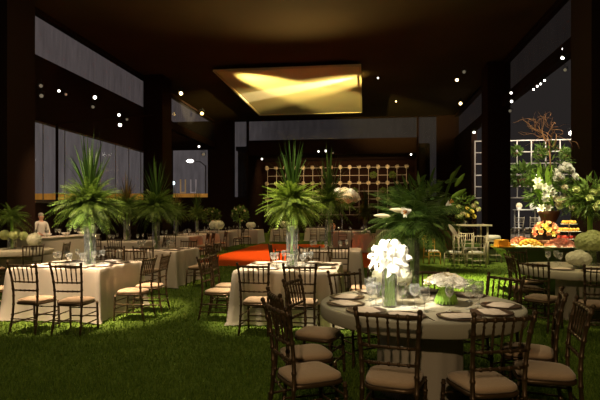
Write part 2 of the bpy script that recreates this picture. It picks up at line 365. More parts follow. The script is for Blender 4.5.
# ================================================================== CHAIRS
def ringed(mb, p0, p1, p2, r, rings, n=8):
    """a turned bamboo-look post through three points; rings are fractions of its length"""
    ts = sorted(set([0, .5, 1] + [i / 10 for i in range(11)] + [t + e for t in rings for e in (-.014, -.006, .006, .014)]))
    pts = []; rad = []
    for t in ts:
        t = min(1, max(0, t))
        a = Vector(p0) * (1 - t) * (1 - 2 * t) + Vector(p1) * 4 * t * (1 - t) + Vector(p2) * t * (2 * t - 1)
        near = min(abs(t - q) for q in rings) if rings else 1
        pts.append(a); rad.append(r * (1.32 if near < .008 else 1.0))
    mb.tube(pts, rad, n); return mb
def chair_proto(name, wood, cush, detail=2, seat_z=.392):
    t = thing(name, '', 'chair')
    z0 = seat_z
    hi = detail >= 2; n = 8 if hi else 5
    for sx in (-1, 1):
        if hi:
            p = MB(); ringed(p, (sx * .188, -.255, 0), (sx * .176, -.195, .46), (sx * .203, -.262, .9), .0145, (.12, .26, .4, .52, .62, .74, .86, .955), n)
            p.ball((sx * .2035, -.263, .905), .0185, 6); p.build('back_post', wood, t)
            p = MB(); ringed(p, (sx * .19, .2, 0), (sx * .188, .19, .22), (sx * .186, .18, z0 - .02), .0145, (.18, .42, .66, .9), n); p.build('leg', wood, t)
        else:
            p = MB(); p.tube([(sx * .188, -.255, 0), (sx * .176, -.195, .46), (sx * .203, -.262, .91)], .016, n); p.build('back_post', wood, t)
            p = MB(); p.tube([(sx * .19, .2, 0), (sx * .186, .18, z0 - .02)], .016, n); p.build('leg', wood, t)
    def ypos(z): return -.195 - (z - .46) ** 2 * .33 / 1 if z > .46 else -.2
    def yb(z):
        tt = z / .9; return (-.255) * (1 - tt) * (1 - 2 * tt) + (-.195) * 4 * tt * (1 - tt) + (-.262) * tt * (2 * tt - 1)
    def xb(z):
        tt = z / .9; return .188 * (1 - tt) * (1 - 2 * tt) + .176 * 4 * tt * (1 - tt) + .203 * tt * (2 * tt - 1)
    rails = [(.868, 'top_rail', .0135), (.662, 'cross_rail', .0105), (.552, 'cross_rail', .0105)]
    back = None
    if not hi: back = MB()
    for z, nm, r in rails:
        b = MB() if hi else back; x = xb(z); y = yb(z)
        if hi:
            b.tube([(-x, y, z), (-x * .5, y - .006, z), (0, y - .008, z), (x * .5, y - .006, z), (x, y, z)], r, 8)
            for k in range(5):
                xx = (k - 2) * .064; b.ball((xx, y - .007, z), r * 1.45, 5)
            b.build(nm, wood, t)
        else: b.tube([(-x, y, z), (x, y, z)], r * 1.1, 5)
    for k in range(5):
        xx = (k - 2) * .064; b = MB() if hi else back
        zt, zb = .862, .666
        if hi:
            prof = []
            for i, (f, r) in enumerate(((0, .006), (.12, .0068), (.2, .0105), (.24, .0068), (.5, .0095), (.76, .0068), (.8, .0105), (.88, .0068), (1, .006))):
                z = zb + (zt - zb) * f; prof.append(((xx * (.96 + .06 * f), yb(z) - .006, z), r))
            b.tube([q[0] for q in prof], [q[1] for q in prof], 7); b.build('spindle', wood, t)
        else: b.tube([(xx, yb(zb), zb), (xx, yb(zt), zt)], .009, 5)
    if not hi: back.build('backrest', wood, t)
    def seat_outline(grow, N=28):
        out = []
        for i in range(N):
            a = 2 * PI * i / N; c_, s_ = math.cos(a), math.sin(a); e = .45
            x = math.copysign(abs(c_) ** e, c_) ; y = math.copysign(abs(s_) ** e, s_)
            wd = .186 + .012 * y
            out.append((x * (wd + grow), y * (.195 + grow)))
        return out
    def slab(levels):
        b = MB(); vs = []; fs = []; N = 28
        for g, z in levels:
            vs += [(x, y, z) for x, y in seat_outline(g)]
        for i in range(len(levels) - 1):
            for k in range(N):
                a, c_ = i * N + k, i * N + (k + 1) % N; fs.append((a, c_, c_ + N, a + N))
        fs.append(tuple(range(N - 1, -1, -1))); fs.append(tuple((len(levels) - 1) * N + k for k in range(N)))
        return b.add(vs, fs)
    slab([(-.004, z0 - .03), (.004, z0 - .022), (.004, z0 - .006), (-.006, z0)]).build('seat_frame', wood, t)
    slab([(-.012, z0), (-.004, z0 + .012), (-.006, z0 + .028), (-.03, z0 + .04), (-.09, z0 + .047), (-.15, z0 + .05)]).build('cushion', cush, t)
    st = []
    for sx in (-1, 1):
        st += [((sx * .183, -.228, .24), (sx * .188, .19, .24)), ((sx * .185, -.24, .13), (sx * .189, .195, .13))]
    st += [((-.187, .188, .28), (.187, .188, .28)), ((-.188, .192, .17), (.188, .192, .17)), ((-.184, -.232, .19), (.184, -.232, .19))]
    if hi:
        for p0, p1 in st:
            b = MB(); ringed(b, p0, [(q + r_) / 2 for q, r_ in zip(p0, p1)], p1, .0085, (.3, .7), 6); b.build('stretcher', wood, t)
    else:
        for p0, p1 in (st[0], st[2], st[4], st[6]): MB().tube([p0, p1], .01, 5).build('stretcher', wood, t)
    return t
CH = chair_proto('banquet_chair', M['wood'], M['cushion'], 2)
CF = chair_proto('dining_chair', M['wood'], M['cushion'], 1)
CW = chair_proto('white_chair', M['ivory'], M['white'], 1)
CG = chair_proto('gold_chair', M['gold'], M['white'], 1)

# ================================================================== TABLES
def round_table(label, loc, r=.855, h=.75):
    t = thing('round_table', label, 'table', loc)
    c = MB(); c.lathe([(r - .03, h - .115), (r - .004, h - .11), (r, h - .10), (r, h - .012), (r - .006, h - .003), (r - .018, h)], 72)
    c.build('top_cover', M['cover'], t)
    p = MB(); N = 72; vs = []; fs = []
    for i, z in enumerate((.0, .05, .2, .4, h - .115)):
        for k in range(N):
            a = 2 * PI * k / N; rr = .36 + .008 * math.sin(a * 14) * (1 - z)
            vs.append((rr * math.cos(a), rr * math.sin(a), z))
    for i in range(4):
        for k in range(N): fs.append((i * N + k, i * N + (k + 1) % N, (i + 1) * N + (k + 1) % N, (i + 1) * N + k))
    p.add(vs, fs); p.build('pedestal_cover', M['cloth'], t)
    return t
def cloth_mb(hw, h, seed):
    """a floor-length cloth over a square top, hanging in soft folds and points at the corners"""
    rng = random.Random(seed); N = 96; levels = [(0, 0), (.004, .004), (.05, .012), (.2, .02), (.45, .032), (.68, .045), (h - .02, .06)]
    ph = [rng.random() * 6 for _ in range(6)]; vs = []; fs = []
    for dz, amp in levels:
        for k in range(N):
            u = (k / N) * 4; sd = int(u); f = u - sd
            x, y = ((-1 + 2 * f, -1), (1, -1 + 2 * f), (1 - 2 * f, 1), (-1, 1 - 2 * f))[sd]
            cor = max(0, abs(2 * f - 1) - .72) / .28
            wv = amp * (.5 + .5 * math.sin(k * 1.05 + ph[0] + math.sin(k * .23 + ph[1]) * 2)) * (1 - cor * .6) * .75
            nx, ny = ((0, -1), (1, 0), (0, 1), (-1, 0))[sd]
            e = 0
            L = math.hypot(x, y)
            fl_ = amp * 2.6 * cor ** 1.6 - amp * .5 * math.sin(PI * min(1, cor * 1.0)) * (cor < .6); dx = nx * wv + (x / L) * fl_; dy = ny * wv + (y / L) * fl_
            vs.append((x * hw + dx, y * hw + dy, h - dz))
    for i in range(len(levels) - 1):
        for k in range(N):
            a, b = i * N + k, i * N + (k + 1) % N; fs.append((b, a, a + N, b + N))
    # the top is a grid fan
    vs.append((0, 0, h)); c = len(vs) - 1
    for k in range(N): fs.append((k, (k + 1) % N, c))
    return MB().add(vs, fs)
CLOTH = {}
def square_table(label, loc, hw=.70, h=.755, seed=1, cloth=None):
    t = thing('square_table', label, 'table', loc)
    key = (round(hw, 2), seed % 3)
    if key not in CLOTH: CLOTH[key] = cloth_mb(hw, h, seed).build('tablecloth', cloth or M['cloth'], t)
    else:
        c = CLOTH[key].copy(); COL.objects.link(c); c.parent = t
    MB().box((0, 0, h - .025), (hw * 1.97, hw * 1.97, .03)).build('tabletop', M['black'], t, smooth=False)
    for sx in (-1, 1):
        for sy in (-1, 1): MB().tube([(sx * hw * .85, sy * hw * .85, 0), (sx * hw * .85, sy * hw * .85, h - .04)], .025, 6).build('leg', M['black'], t)
    return t

# ------------------------------------------------------------------ tableware
def goblet():
    b = MB()
    prof = [(.034, 0), (.033, .003), (.008, .008), (.0045, .016), (.004, .06), (.0045, .088), (.012, .096), (.030, .112), (.040, .138), (.041, .16), (.037, .196), (.0355, .196), (.039, .16), (.038, .138), (.028, .115), (.008, .101)]
    b.lathe(prof, 16, cap1=True); return b
def wine_tall():
    b = MB()
    b.lathe([(.031, 0), (.03, .003), (.007, .008), (.004, .02), (.004, .11), (.012, .118), (.027, .135), (.033, .16), (.0305, .215), (.029, .215), (.031, .16), (.025, .138), (.006, .124)], 16); return b
G1 = tag(goblet().build('wine_glass', M['crystal']), '', 'glass')
G2 = tag(wine_tall().build('flute_glass', M['crystal']), '', 'glass')
def charger():
    b = MB(); N = 40; vs = []; fs = []
    for r, z in ((.10, 0), (.155, .008), (.162, .013), (.15, .0135), (.11, .006)):
        for k in range(N):
            a = 2 * PI * k / N; rr = r * (1 + (.025 * math.cos(a * 10) if r > .14 else 0)); vs.append((rr * math.cos(a), rr * math.sin(a), z))
    for i in range(4):
        for k in range(N): fs.append((i * N + k, i * N + (k + 1) % N, (i + 1) * N + (k + 1) % N, (i + 1) * N + k))
    fs.append(tuple(range(N - 1, -1, -1))); fs.append(tuple(4 * N + k for k in range(N)))
    return b.add(vs, fs)
PL = tag(charger().build('charger_plate', M['plate']), '', 'plate')
def napkin():
    b = MB(); n, m_ = 14, 8; vs = []; fs = []
    for lay in (0, 1):
        for j in range(m_ + 1):
            for i in range(n + 1):
                u, v = i / n * 2 - 1, j / m_ * 2 - 1
                zz = .010 * (1 - abs(u) ** 4) * (1 - abs(v) ** 4) * (1 + .35 * math.sin(v * 7)) if lay else 0
                vs.append((u * .128 * (1 - .25 * v * v), v * .088, .0005 + zz))
    W = n + 1; off = W * (m_ + 1)
    for j in range(m_):
        for i in range(n):
            a = j * W + i; fs += [(a, a + W, a + W + 1, a + 1), (off + a, off + a + 1, off + a + W + 1, off + a + W)]
    return b.add(vs, fs)
NP = tag(napkin().build('napkin', M['napkin']), '', 'napkin')

# ------------------------------------------------------------------ plants
def frond(L, droop, rise, leaflets=13, lw=.011, ll=.085, rng=random):
    """one fern or palm frond along +x, arching up by rise and then down by droop"""
    b = MB(); pts = []
    for i in range(9):
        t = i / 8; pts.append((L * t * (1 - .12 * t * droop), 0, L * (rise * t - droop * t * t)))
    b.strip(pts, [.006 * (1 - .8 * i / 8) for i in range(9)], Vector((0, 1, 0)))
    for i in range(leaflets):
        t = .12 + .86 * i / (leaflets - 1)
        k = min(7, int(t * 8)); f = t * 8 - k
        p = Vector(pts[k]).lerp(Vector(pts[k + 1]), f); tan = (Vector(pts[k + 1]) - Vector(pts[k])).normalized()
        ln = ll * (math.sin(PI * min(1, (t * .86 + .14))) ** .6 + .12) * L / .5
        for s in (-1, 1):
            dr = (tan * .55 + Vector((0, s, 0)) * .85 + Vector((0, 0, -.18))).normalized()
            sd = tan
            q1 = p + dr * ln * .45 + sd * lw; q2 = p + dr * ln * .45 - sd * lw; q3 = p + dr * ln + Vector((0, 0, -.12 * ln))
            b.add([p, q1, q3, q2], [(0, 1, 2, 3)])
    return b
def rot(az, el=0, roll=0): return Matrix.Rotation(az, 4, 'Z') @ Matrix.Rotation(-el, 4, 'Y') @ Matrix.Rotation(roll, 4, 'X')
def fern_ball(n, L, seed, flat=1.0, leaflets=13, ll=.085):
    rng = random.Random(seed); b = MB()
    for i in range(n):
        az = 2.39996 * i + rng.uniform(-.2, .2); f = (i + .5) / n
        el = math.radians(-34 + 112 * f * flat + rng.uniform(-9, 9))
        l = L * rng.uniform(.8, 1.12) * (1 - .22 * max(0, el))
        fr = frond(l, rng.uniform(.25, .7), rng.uniform(.12, .38), leaflets, .0095, ll)
        b.join(fr, Matrix.Translation((0, 0, rng.uniform(-.03, .06))) @ rot(az, el, rng.uniform(-.4, .4)))
    return b
def sword_leaves(n, H, spread, seed, wd=.024):
    rng = random.Random(seed); b = MB()
    for i in range(n):
        az = 2.39996 * i + rng.uniform(-.3, .3); k = (i / n) ** .8; tilt = spread * (.15 + .85 * k) * rng.uniform(.75, 1.2)
        h = H * (1 - .30 * k) * rng.uniform(.85, 1.06); bend = rng.uniform(0, .25) * k
        pts = []; ws = []
        for j in range(8):
            t = j / 7; rr = h * (math.sin(tilt) * t + bend * t ** 3 * .8); z = h * (math.cos(tilt) * t - bend * .6 * t ** 3)
            pts.append((rr * math.cos(az), rr * math.sin(az), z)); ws.append(wd * (.55 + 1.3 * t if t < .35 else 1.0 * (1 - ((t - .35) / .65) ** 1.6) + .02))
        b.strip(pts, ws, Vector((-math.sin(az), math.cos(az), 0)), .35)
    return b
def cyl_vase(h, r, m=None):
    b = MB(); b.lathe([(r * .98, 0), (r, .004), (r, h), (r - .004, h), (r - .005, .02), (r * .2, .018)], 28, cap1=True); return b
def fern_centrepiece(seed, swordm, fernm, vh=.60, L=.50, H=1.15, spread=.42, n=74, flat=1.0, hi=True):
    t = thing('fern_centrepiece', '', 'flower arrangement')
    cyl_vase(vh, .085).build('vase', M['glass'], t)
    s = MB(); rng = random.Random(seed)
    for k in range(4):
        a = rng.random() * 6.28; r = rng.uniform(.01, .06); s.tube([(r * math.cos(a), r * math.sin(a), .02), (r * .6 * math.cos(a + 2), r * .6 * math.sin(a + 2), vh + .12)], .007, 5)
    s.build('stems', M['stem'], t)
    fern_ball(n, L, seed, flat, 17 if hi else 11, .066 if hi else .085).build('fern_fronds', fernm, t, loc=(0, 0, vh + .31))
    sword_leaves(34 if hi else 24, H, spread, seed + 5, .019).build('sword_leaves', swordm, t, loc=(0, 0, vh + .28))
    return t
def leaflet_ball(n, R, seed, lw=.03, ll=.09, squash=1.0):
    rng = random.Random(seed); b = MB()
    for i in range(n):
        z = rng.uniform(-1, 1); a = rng.random() * 2 * PI; q = math.sqrt(1 - z * z); dr = Vector((q * math.cos(a), q * math.sin(a), z))
        p = dr * R * rng.uniform(.55, 1); p.z *= squash
        o = (dr + Vector((rng.uniform(-.8, .8), rng.uniform(-.8, .8), rng.uniform(-.6, .6)))).normalized()
        sd = o.orthogonal().normalized(); sd = Matrix.Rotation(rng.random() * 6.28, 3, o) @ sd
        l = ll * rng.uniform(.7, 1.3)
        b.add([p, p + o * l * .45 + sd * lw, p + o * l, p + o * l * .45 - sd * lw], [(0, 1, 2, 3)])
    return b
def floret_ball(n, R, seed, fs=.022, squash=1.0, zmin=-1.0):
    rng = random.Random(seed); b = MB()
    b.ball((0, 0, 0), R * .86, 8, (1, 1, squash))
    for i in range(n):
        z = zmin + (1 - zmin) * ((i + .5) / n); a = 2.39996 * i; q = math.sqrt(max(0, 1 - z * z)); nrm = Vector((q * math.cos(a), q * math.sin(a), z))
        c = nrm * R * rng.uniform(.93, 1.05); c.z *= squash
        u = nrm.orthogonal().normalized(); w_ = nrm.cross(u); ro = rng.random() * 1.57
        for k in range(4):
            aa = ro + k * PI / 2; d1 = u * math.cos(aa) + w_ * math.sin(aa); d2 = nrm.cross(d1)
            b.add([c, c + d1 * fs * .6 + d2 * fs * .5 + nrm * fs * .2, c + d1 * fs * 1.1 + nrm * fs * .1, c + d1 * fs * .6 - d2 * fs * .5 + nrm * fs * .2], [(0, 1, 2, 3)])
    return b
def lily(seed, R=.11, open_=1.0):
    """six pointed petals that curve back, opening along +z"""
    rng = random.Random(seed); b = MB()
    for k in range(6):
        az = k * PI / 3 + rng.uniform(-.08, .08); inner = k % 2
        pts = []; ws = []
        for j in range(7):
            t = j / 6; r = R * (.12 + open_ * (.95 * t ** 1.4)); z = R * (1.15 * t - open_ * .55 * t ** 3)
            pts.append((r * math.cos(az), r * math.sin(az), z)); ws.append(R * (.27 if inner else .21) * math.sin(PI * min(1, .12 + .86 * t)) ** .75 + .001)
        b.strip(pts, ws, Vector((-math.sin(az), math.cos(az), 0)), .18)
    return b
def rose(seed, R=.045):
    rng = random.Random(seed); b = MB(); b.ball((0, 0, R * .2), R * .6, 6)
    for ring, (rr, tilt, n) in enumerate(((.45, .2, 4), (.75, .5, 5), (1.0, .95, 6))):
        for k in range(n):
            az = 2 * PI * k / n + ring * .7; pts = []; ws = []
            for j in range(4):
                t = j / 3; r = R * (rr * (.25 + .75 * math.sin(t * PI / 2) * (.7 + tilt * .4))); z = R * (-.5 + 1.5 * t - tilt * .7 * t * t)
                pts.append((r * math.cos(az), r * math.sin(az), z)); ws.append(R * .55 * (.4, .9, 1, .55)[j])
            b.strip(pts, ws, Vector((-math.sin(az), math.cos(az), 0)), -.25)
    return b
def aim(d):
    d = Vector(d).normalized(); return d.to_track_quat('Z', 'Y').to_matrix().to_4x4()

# ================================================================== ROUND TABLE IN FRONT (with its ten chairs)
T1 = (1.035, 4.33)
w1 = cam2w(*T1); TH = .75
round_table('large round table with taupe cover and white amaryllis, nearest the camera', (*w1, 0))
def chair_at(x, d, fx, fd, label, proto=None, group=None):
    L = math.hypot(fx, fd); fx, fd = fx / L, fd / L
    wx, wy = cam2w(x + fx * .245, d + fd * .245)
    return place(proto or CH, label, (wx, wy, 0), dirw(fx, fd), group)
g1 = 'chairs around the nearest round table'
T1C = [
    (.555, 3.17, .42, 1.15, 'chair with its back to the camera, in front of the amaryllis vase', 'in front of the amaryllis vase'),
    (1.245, 3.06, -.17, 1.0, 'large brown chair, back to the camera, at the front right of the round amaryllis table', 'at the front right'),
    (1.955, 3.47, -.96, .27, 'brown chair half hidden behind the large front right chair', 'behind the front right chair'),
    (2.07, 3.96, -.90, .40, 'brown chair seen edge on, right of the round amaryllis table, facing left', 'at the right edge'),
    (2.05, 5.01, -1.0, -.60, 'brown chair facing the camera behind the plates at the right of the amaryllis table', 'at the right rear'),
    (1.43, 5.56, -.33, -1.2, 'brown chair facing the camera behind the low ruffled bouquet', 'behind the low ruffled bouquet'),
    (.487, 5.40, .56, -1.06, 'brown chair facing the camera at the rear left of the amaryllis table', 'at the rear left'),
    (-.06, 4.78, 1.1, -.45, 'brown chair at the left of the amaryllis table, farthest of three along its left side', 'at the far left'),
    (-.19, 3.93, .95, .28, 'brown chair at the left of the amaryllis table, middle of three along its left side', 'at the middle left'),
    (-.16, 3.38, .90, .43, 'brown chair at the left of the amaryllis table, nearest of three along its left side', 'at the near left')]
for x, d, fx, fd, lab, _s in T1C: chair_at(x, d, fx, fd, lab, group=g1)
for i, (x, d, fx, fd, lab, sh) in enumerate(T1C):
    pa = math.radians((-113, -78, -48, -17, 34, 73, 118, 157, -172, -142)[i]); px_, pd_ = T1[0] + math.cos(pa) * .655, T1[1] + math.sin(pa) * .655
    wx, wy = cam2w(px_, pd_); rz = dirw(fx, fd)
    place(PL, 'brown scalloped charger plate on the amaryllis table, ' + sh, (wx, wy, TH + .001), rz, 'charger plates on the nearest round table')
    place(NP, 'pale folded napkin ' + sh + ' of the amaryllis table', (wx, wy, TH + .0155), rz + (i % 3 - 1) * .25, 'napkins on the nearest round table')
# cutlery: a fork and a knife at the three places the camera sees best
def fork_mb():
    b = MB(); b.tube([(0, -.09, 0.003), (0, .03, .004)], .003, 6); b.box((0, .05, .005), (.022, .035, .003))
    for k in range(4): b.tube([(-.009 + k * .006, .065, .005), (-.009 + k * .006, .10, .006)], .0016, 4)
    return b
def knife_mb():
    b = MB(); b.box((0, -.05, .004), (.014, .09, .006)); b.box((0.002, .055, .004), (.016, .12, .002)); return b
FK = tag(fork_mb().build('fork', M['steel']), '', 'fork'); KN = tag(knife_mb().build('knife', M['steel']), '', 'knife')
for i in (1, 6, 7):
    x, d, fx, fd, lab, sh = T1C[i]; rx, rd = x - T1[0], d - T1[1]; L = math.hypot(rx, rd); ux, ud = -rd / L, rx / L
    for o, s_, nm in ((FK, -1, 'fork'), (KN, 1, 'knife')):
        wx, wy = cam2w(T1[0] + rx / L * .66 + ux * s_ * .2, T1[1] + rd / L * .66 + ud * s_ * .2)
        place(o, 'steel %s beside the charger plate %s of the amaryllis table' % (nm, sh), (wx, wy, TH + .0005), dirw(fx, fd), 'cutlery on the nearest round table')
# glasses of the front table: (pixel x, pixel y of the foot, kind, where)
T1G = [(369, 301, 1, 'behind the other glass at the far left'), (371, 307.5, 1, 'in front at the far left'), (376, 305.5, 1, 'just left of the amaryllis vase'),
       (402.5, 306.2, 1, 'just right of the amaryllis vase'), (414.5, 308, 1, 'left of the pair at the table centre'), (424.5, 312, 1, 'right of the pair at the table centre'),
       (449.5, 312, 2, 'standing alone in front of the ruffled bouquet'), (469, 309, 1, 'first of the cluster right of the ruffled bouquet'), (478, 311, 1, 'front of the cluster right of the ruffled bouquet'),
       (469, 301.5, 1, 'rear of the cluster right of the ruffled bouquet'), (479, 304.5, 1, 'rightmost of the cluster beside the ruffled bouquet'), (453, 297, 2, 'tucked behind the ruffled bouquet'), (372, 299, 1, 'at the rear left beside the amaryllis vase')]
for px, y, k, wh in T1G:
    d = 500 * (EYE - TH) / (y - 216); wx, wy = px2w(px, d)
    place(G1 if k == 1 else G2, ('clear wine glass ' if k == 1 else 'tall slim glass ') + wh, (wx, wy, TH + .0008), px * .7, 'glasses on the nearest round table')

# amaryllis in a clear cylinder vase
d = 4.12; wx, wy = px2w(389.5, d)
t = thing('amaryllis_vase', 'clear cylinder vase of bright white amaryllis with green stems', 'flower arrangement', (wx, wy, TH + .001))
cyl_vase(.35, .062).build('vase', M['glass2'], t)
s = MB()
for k in range(9):
    a = k * 2.4; r = .012 + .032 * (k / 9) ** .5; s.tube([(r * math.cos(a), r * math.sin(a), .015), (r * .9 * math.cos(a + .5), r * .9 * math.sin(a + .5), .2), (1.3 * r * math.cos(a + .9), 1.3 * r * math.sin(a + .9), .40)], .012, 6)
s.build('stems', M['stem'], t)
for k, (dx, dy, dz) in enumerate(((-.8, -.5, .35), (-.2, -1, .2), (.5, -.8, .3), (.95, -.3, .1), (-1, .1, .15), (.1, -.4, 1), (-.5, -.3, .9), (.6, .2, .8), (0, 1, .4), (.8, .7, .3), (.2, -.95, -.3))):
    b = lily(k, .118, .95); dv = Vector((dx, dy, dz * .6)).normalized()
    b.xf(Matrix.Translation(Vector((0, 0, .385)) + dv * .065) @ aim(dv)); b.build('bloom', M['petal'], t)
# the two white hydrangea heads behind it
for k, (px, d, lab) in enumerate(((381, 4.62, 'white hydrangea in a small vase behind the amaryllis vase, left one'), (403, 4.56, 'white hydrangea in a small vase behind the amaryllis vase, right one'))):
    wx, wy = px2w(px, d); t = thing('hydrangea_vase', lab, 'flower arrangement', (wx, wy, TH + .001), 0, 'hydrangeas behind the amaryllis')
    cyl_vase(.10, .04).build('vase', M['glass'], t); MB().tube([(0, 0, .01), (0, 0, .13)], .012, 6).build('stems', M['stem'], t)
    floret_ball(110, .078, k + 3, .022).build('flower_head', M['hyd'], t, loc=(0, 0, .19))
# the low ruffled bouquet
d = 4.27; wx, wy = px2w(446, d)
t = thing('ruffled_bouquet', 'low bouquet of cream ruffled flowers over a leaf wrapped bowl', 'flower arrangement', (wx, wy, TH + .001))
b = MB(); b.lathe([(.075, 0), (.085, .02), (.075, .05), (.05, .10), (.045, .125)], 24); b.build('bowl', M['leaf'], t)
b = MB()
for k in range(22):
    a = k * 2 * PI / 22; b.strip([(.02 * math.cos(a), .02 * math.sin(a), .135), (.052 * math.cos(a), .052 * math.sin(a), .115), (.08 * math.cos(a), .08 * math.sin(a), .06), (.102 * math.cos(a), .102 * math.sin(a), .008)], (.012, .02, .02, .004), Vector((-math.sin(a), math.cos(a), 0)), .2)
b.build('leaves', M['stem'], t)
for k in range(11):
    rng = random.Random(k + 40); a = k * 2.4; r = .135 * ((k + .5) / 11) ** .5
    b = MB(); n = 15
    for j in range(n):
        az = j * 2.39996; rr = .02 + .055 * (j / n) ** .7; pts = []; ws = []
        for q in range(5):
            f = q / 4; rad = rr * (.4 + .75 * f); z = .06 * f - .03 * (j / n) * f * f + .006 * math.sin(q * 3 + j)
            pts.append((rad * math.cos(az), rad * math.sin(az), z)); ws.append(.014 + .022 * f)
        b.strip(pts, ws, Vector((-math.sin(az), math.cos(az), .25 * math.sin(j * 1.7))), .35 * math.cos(j * 2.1))
    dv = Vector((r * math.cos(a) * 4.5, r * math.sin(a) * 4.5, .8)).normalized()
    b.xf(Matrix.Translation((r * math.cos(a) * .92, r * math.sin(a) * .92, .165 + .05 * (1 - r / .135))) @ aim(dv)); b.build('flower', M['rose'] if k % 3 == 0 else M['petal'], t)
# tall vase with palm fronds and lilies
d = 4.78; wx, wy = px2w(412, d)
t = thing('palm_lily_arrangement', 'tall clear vase of dark palm fronds and white lilies on the round table', 'flower arrangement', (wx, wy, TH + .001), A)
b = cyl_vase(.54, .068); b.build('vase', M['glass'], t)
s = MB(); rng = random.Random(5)
for k in range(5):
    a = k * 2.4; r = .045 * ((k + 1) / 10) ** .5; s.tube([(r * math.cos(a), r * math.sin(a), .02), (r * .7 * math.cos(a + 1), r * .7 * math.sin(a + 1), .3), (r * math.cos(a + 2), r * math.sin(a + 2), .62)], .006, 5)
s.build('stems', M['stem'], t)
b = MB(); rng = random.Random(11)
for k in range(60):
    az = k * 2.39996 + rng.uniform(-.2, .2); f = k / 60; el = math.radians((-30 if math.cos(az) > .3 or math.cos(az) < -.5 else -12) + 98 * f + rng.uniform(-6, 6)); l = rng.uniform(.42, .60) * (1.05 if math.cos(az) > 0 else .9)
    b.join(frond(l, rng.uniform(.45, .8), rng.uniform(.2, .5), 24, .0052, .15), Matrix.Translation((0, 0, .66)) @ rot(az, el, rng.uniform(-.5, .5)))
b.build('palm_fronds', M['palm'], t)
b = leaflet_ball(150, .27, 9, .018, .16); b.build('filler_leaves', M['palm'], t, loc=(.08, 0, .80))
b = MB(); rng = random.Random(3)
for k in range(16):                                       # broad lanceolate lily leaves up and to the right
    az = rng.uniform(-1.1, 1.3); tl = rng.uniform(.2, 1.3); l = rng.uniform(.16, .26); p0 = Vector((rng.uniform(.02, .38), rng.uniform(-.25, .2), rng.uniform(.75, 1.08)))
    dv = Vector((math.cos(az) * math.sin(tl), math.sin(az) * math.sin(tl) * .6, math.cos(tl)))
    pts = [p0 + dv * l * j / 5 - Vector((0, 0, .05 * (j / 5) ** 2)) for j in range(6)]
    b.strip(pts, [.008, .022, .026, .022, .014, .001], dv.orthogonal().normalized(), .25)
b.build('lily_leaves', M['leaf'], t)
for k, (x, y, z, dv) in enumerate(((-.10, -.40, .80, (-1, -.35, -.3)), (.24, -.30, .84, (.6, -.4, .6)))):
    q = lily(k + 60, .085 if k == 0 else .05, .55); q.xf(Matrix.Translation((x, y, z)) @ aim(dv)); o = q.build('lily', M['petal'], t)
    an = MB()
    for j in range(5):
        a = j * 1.256; an.tube([(0, 0, .02), (.014 * math.cos(a), .014 * math.sin(a), .07)], .0025, 4); an.ball((.014 * math.cos(a), .014 * math.sin(a), .07), .005, 4)
    an.xf(Matrix.Translation((x, y, z)) @ aim(dv)).build('stamens', M['anther'], o)
for k, (x, y, z, dv) in enumerate(((-.32, -.25, .75, (-1, 0, .05)), (.36, -.25, .95, (.8, -.2, .5)), (.30, -.3, .62, (.5, -.4, -.9)), (.42, -.1, 1.08, (.6, 0, .8)), (-.2, -.34, .80, (-1, -.2, .1)))):
    q = MB(); q.lathe([(.002, -.07), (.014, -.05), (.021, -.01), (.019, .03), (.009, .07), (.001, .085)], 8); q.xf(Matrix.Translation((x, y, z)) @ aim(dv)); q.build('lily_bud', M['stem'] if k % 2 else M['rose'], t)

# ================================================================== SQUARE TABLES
SIDES = {'front_a': (-.29, -1, 0), 'front_b': (.29, -1, 0), 'right_a': (1, -.29, PI / 2), 'right_b': (1, .29, PI / 2),
         'left_a': (-1, -.29, -PI / 2), 'left_b': (-1, .29, -PI / 2), 'back_a': (-.29, 1, PI), 'back_b': (.29, 1, PI)}
WORD = {'front_a': 'near side, left one', 'front_b': 'near side, right one', 'right_a': 'right side, nearer one', 'right_b': 'right side, farther one',
        'left_a': 'left side, nearer one', 'left_b': 'left side, farther one', 'back_a': 'far side, left one', 'back_b': 'far side, right one'}
def chairs_round(tw, hw, desc, which, proto, group, lat=.29, sh=0.0, fo=0.0):
    for s_ in which:
        a, b, rz = SIDES[s_]; off = hw + .335; jit = random.Random(desc + s_)
        if abs(a) < .5: p = (math.copysign(lat, a) + (sh if b < 0 else 0), b * (off + (fo if b < 0 else 0)))
        else: p = (a * off, b)
        j = jit.uniform(-.02, .04)
        p = (p[0] * (1 + (j / off if abs(a) > .5 else 0)), p[1] * (1 + (j / off if abs(b) > .5 else 0)))
        place(proto, ('brown chair at the %s, %s' % (desc, WORD[s_])), (tw[0] + p[0], tw[1] + p[1], gz(tw[0] + p[0], tw[1] + p[1])), rz + jit.uniform(-.09, .09), group)
def settings(tw, h, desc, group, plates=True, gl=8, r0=.34, seed=0, which=None):
    rng = random.Random(seed)
    if plates:
        for s_ in (which or SIDES):
            a, b, rz = SIDES[s_]; k = .515; a, b = (a * .27 / .29 if abs(a) < .5 else a), (b * .27 / .29 if abs(b) < .5 else b); p = (a, b * k) if abs(a) < .5 else (a * k, b)
            place(PL, 'brown charger plate on the %s, %s' % (desc, WORD[s_]), (tw[0] + p[0], tw[1] + p[1], h + .001), rz, 'charger plates on the ' + group)
            place(NP, 'folded napkin on the %s, %s' % (desc, WORD[s_]), (tw[0] + p[0], tw[1] + p[1], h + .0155), rz + rng.uniform(-.3, .3), 'napkins on the ' + group)
    for i in range(gl):
        a = 2 * PI * (i + .5) / gl + rng.uniform(-.12, .12); r = r0 * rng.uniform(.92, 1.08)
        place(G1 if i % 3 else G2, 'wine glass among the glasses on the ' + desc, (tw[0] + r * math.cos(a), tw[1] + r * math.sin(a), h + .001), a, 'wine glasses on the ' + group)
H = .755
FA = fern_centrepiece(1, M['sword'], M['fernlit'], L=.54, H=1.12, spread=.33, n=190)       # middle table: ball in the lit yellow green, narrow swords
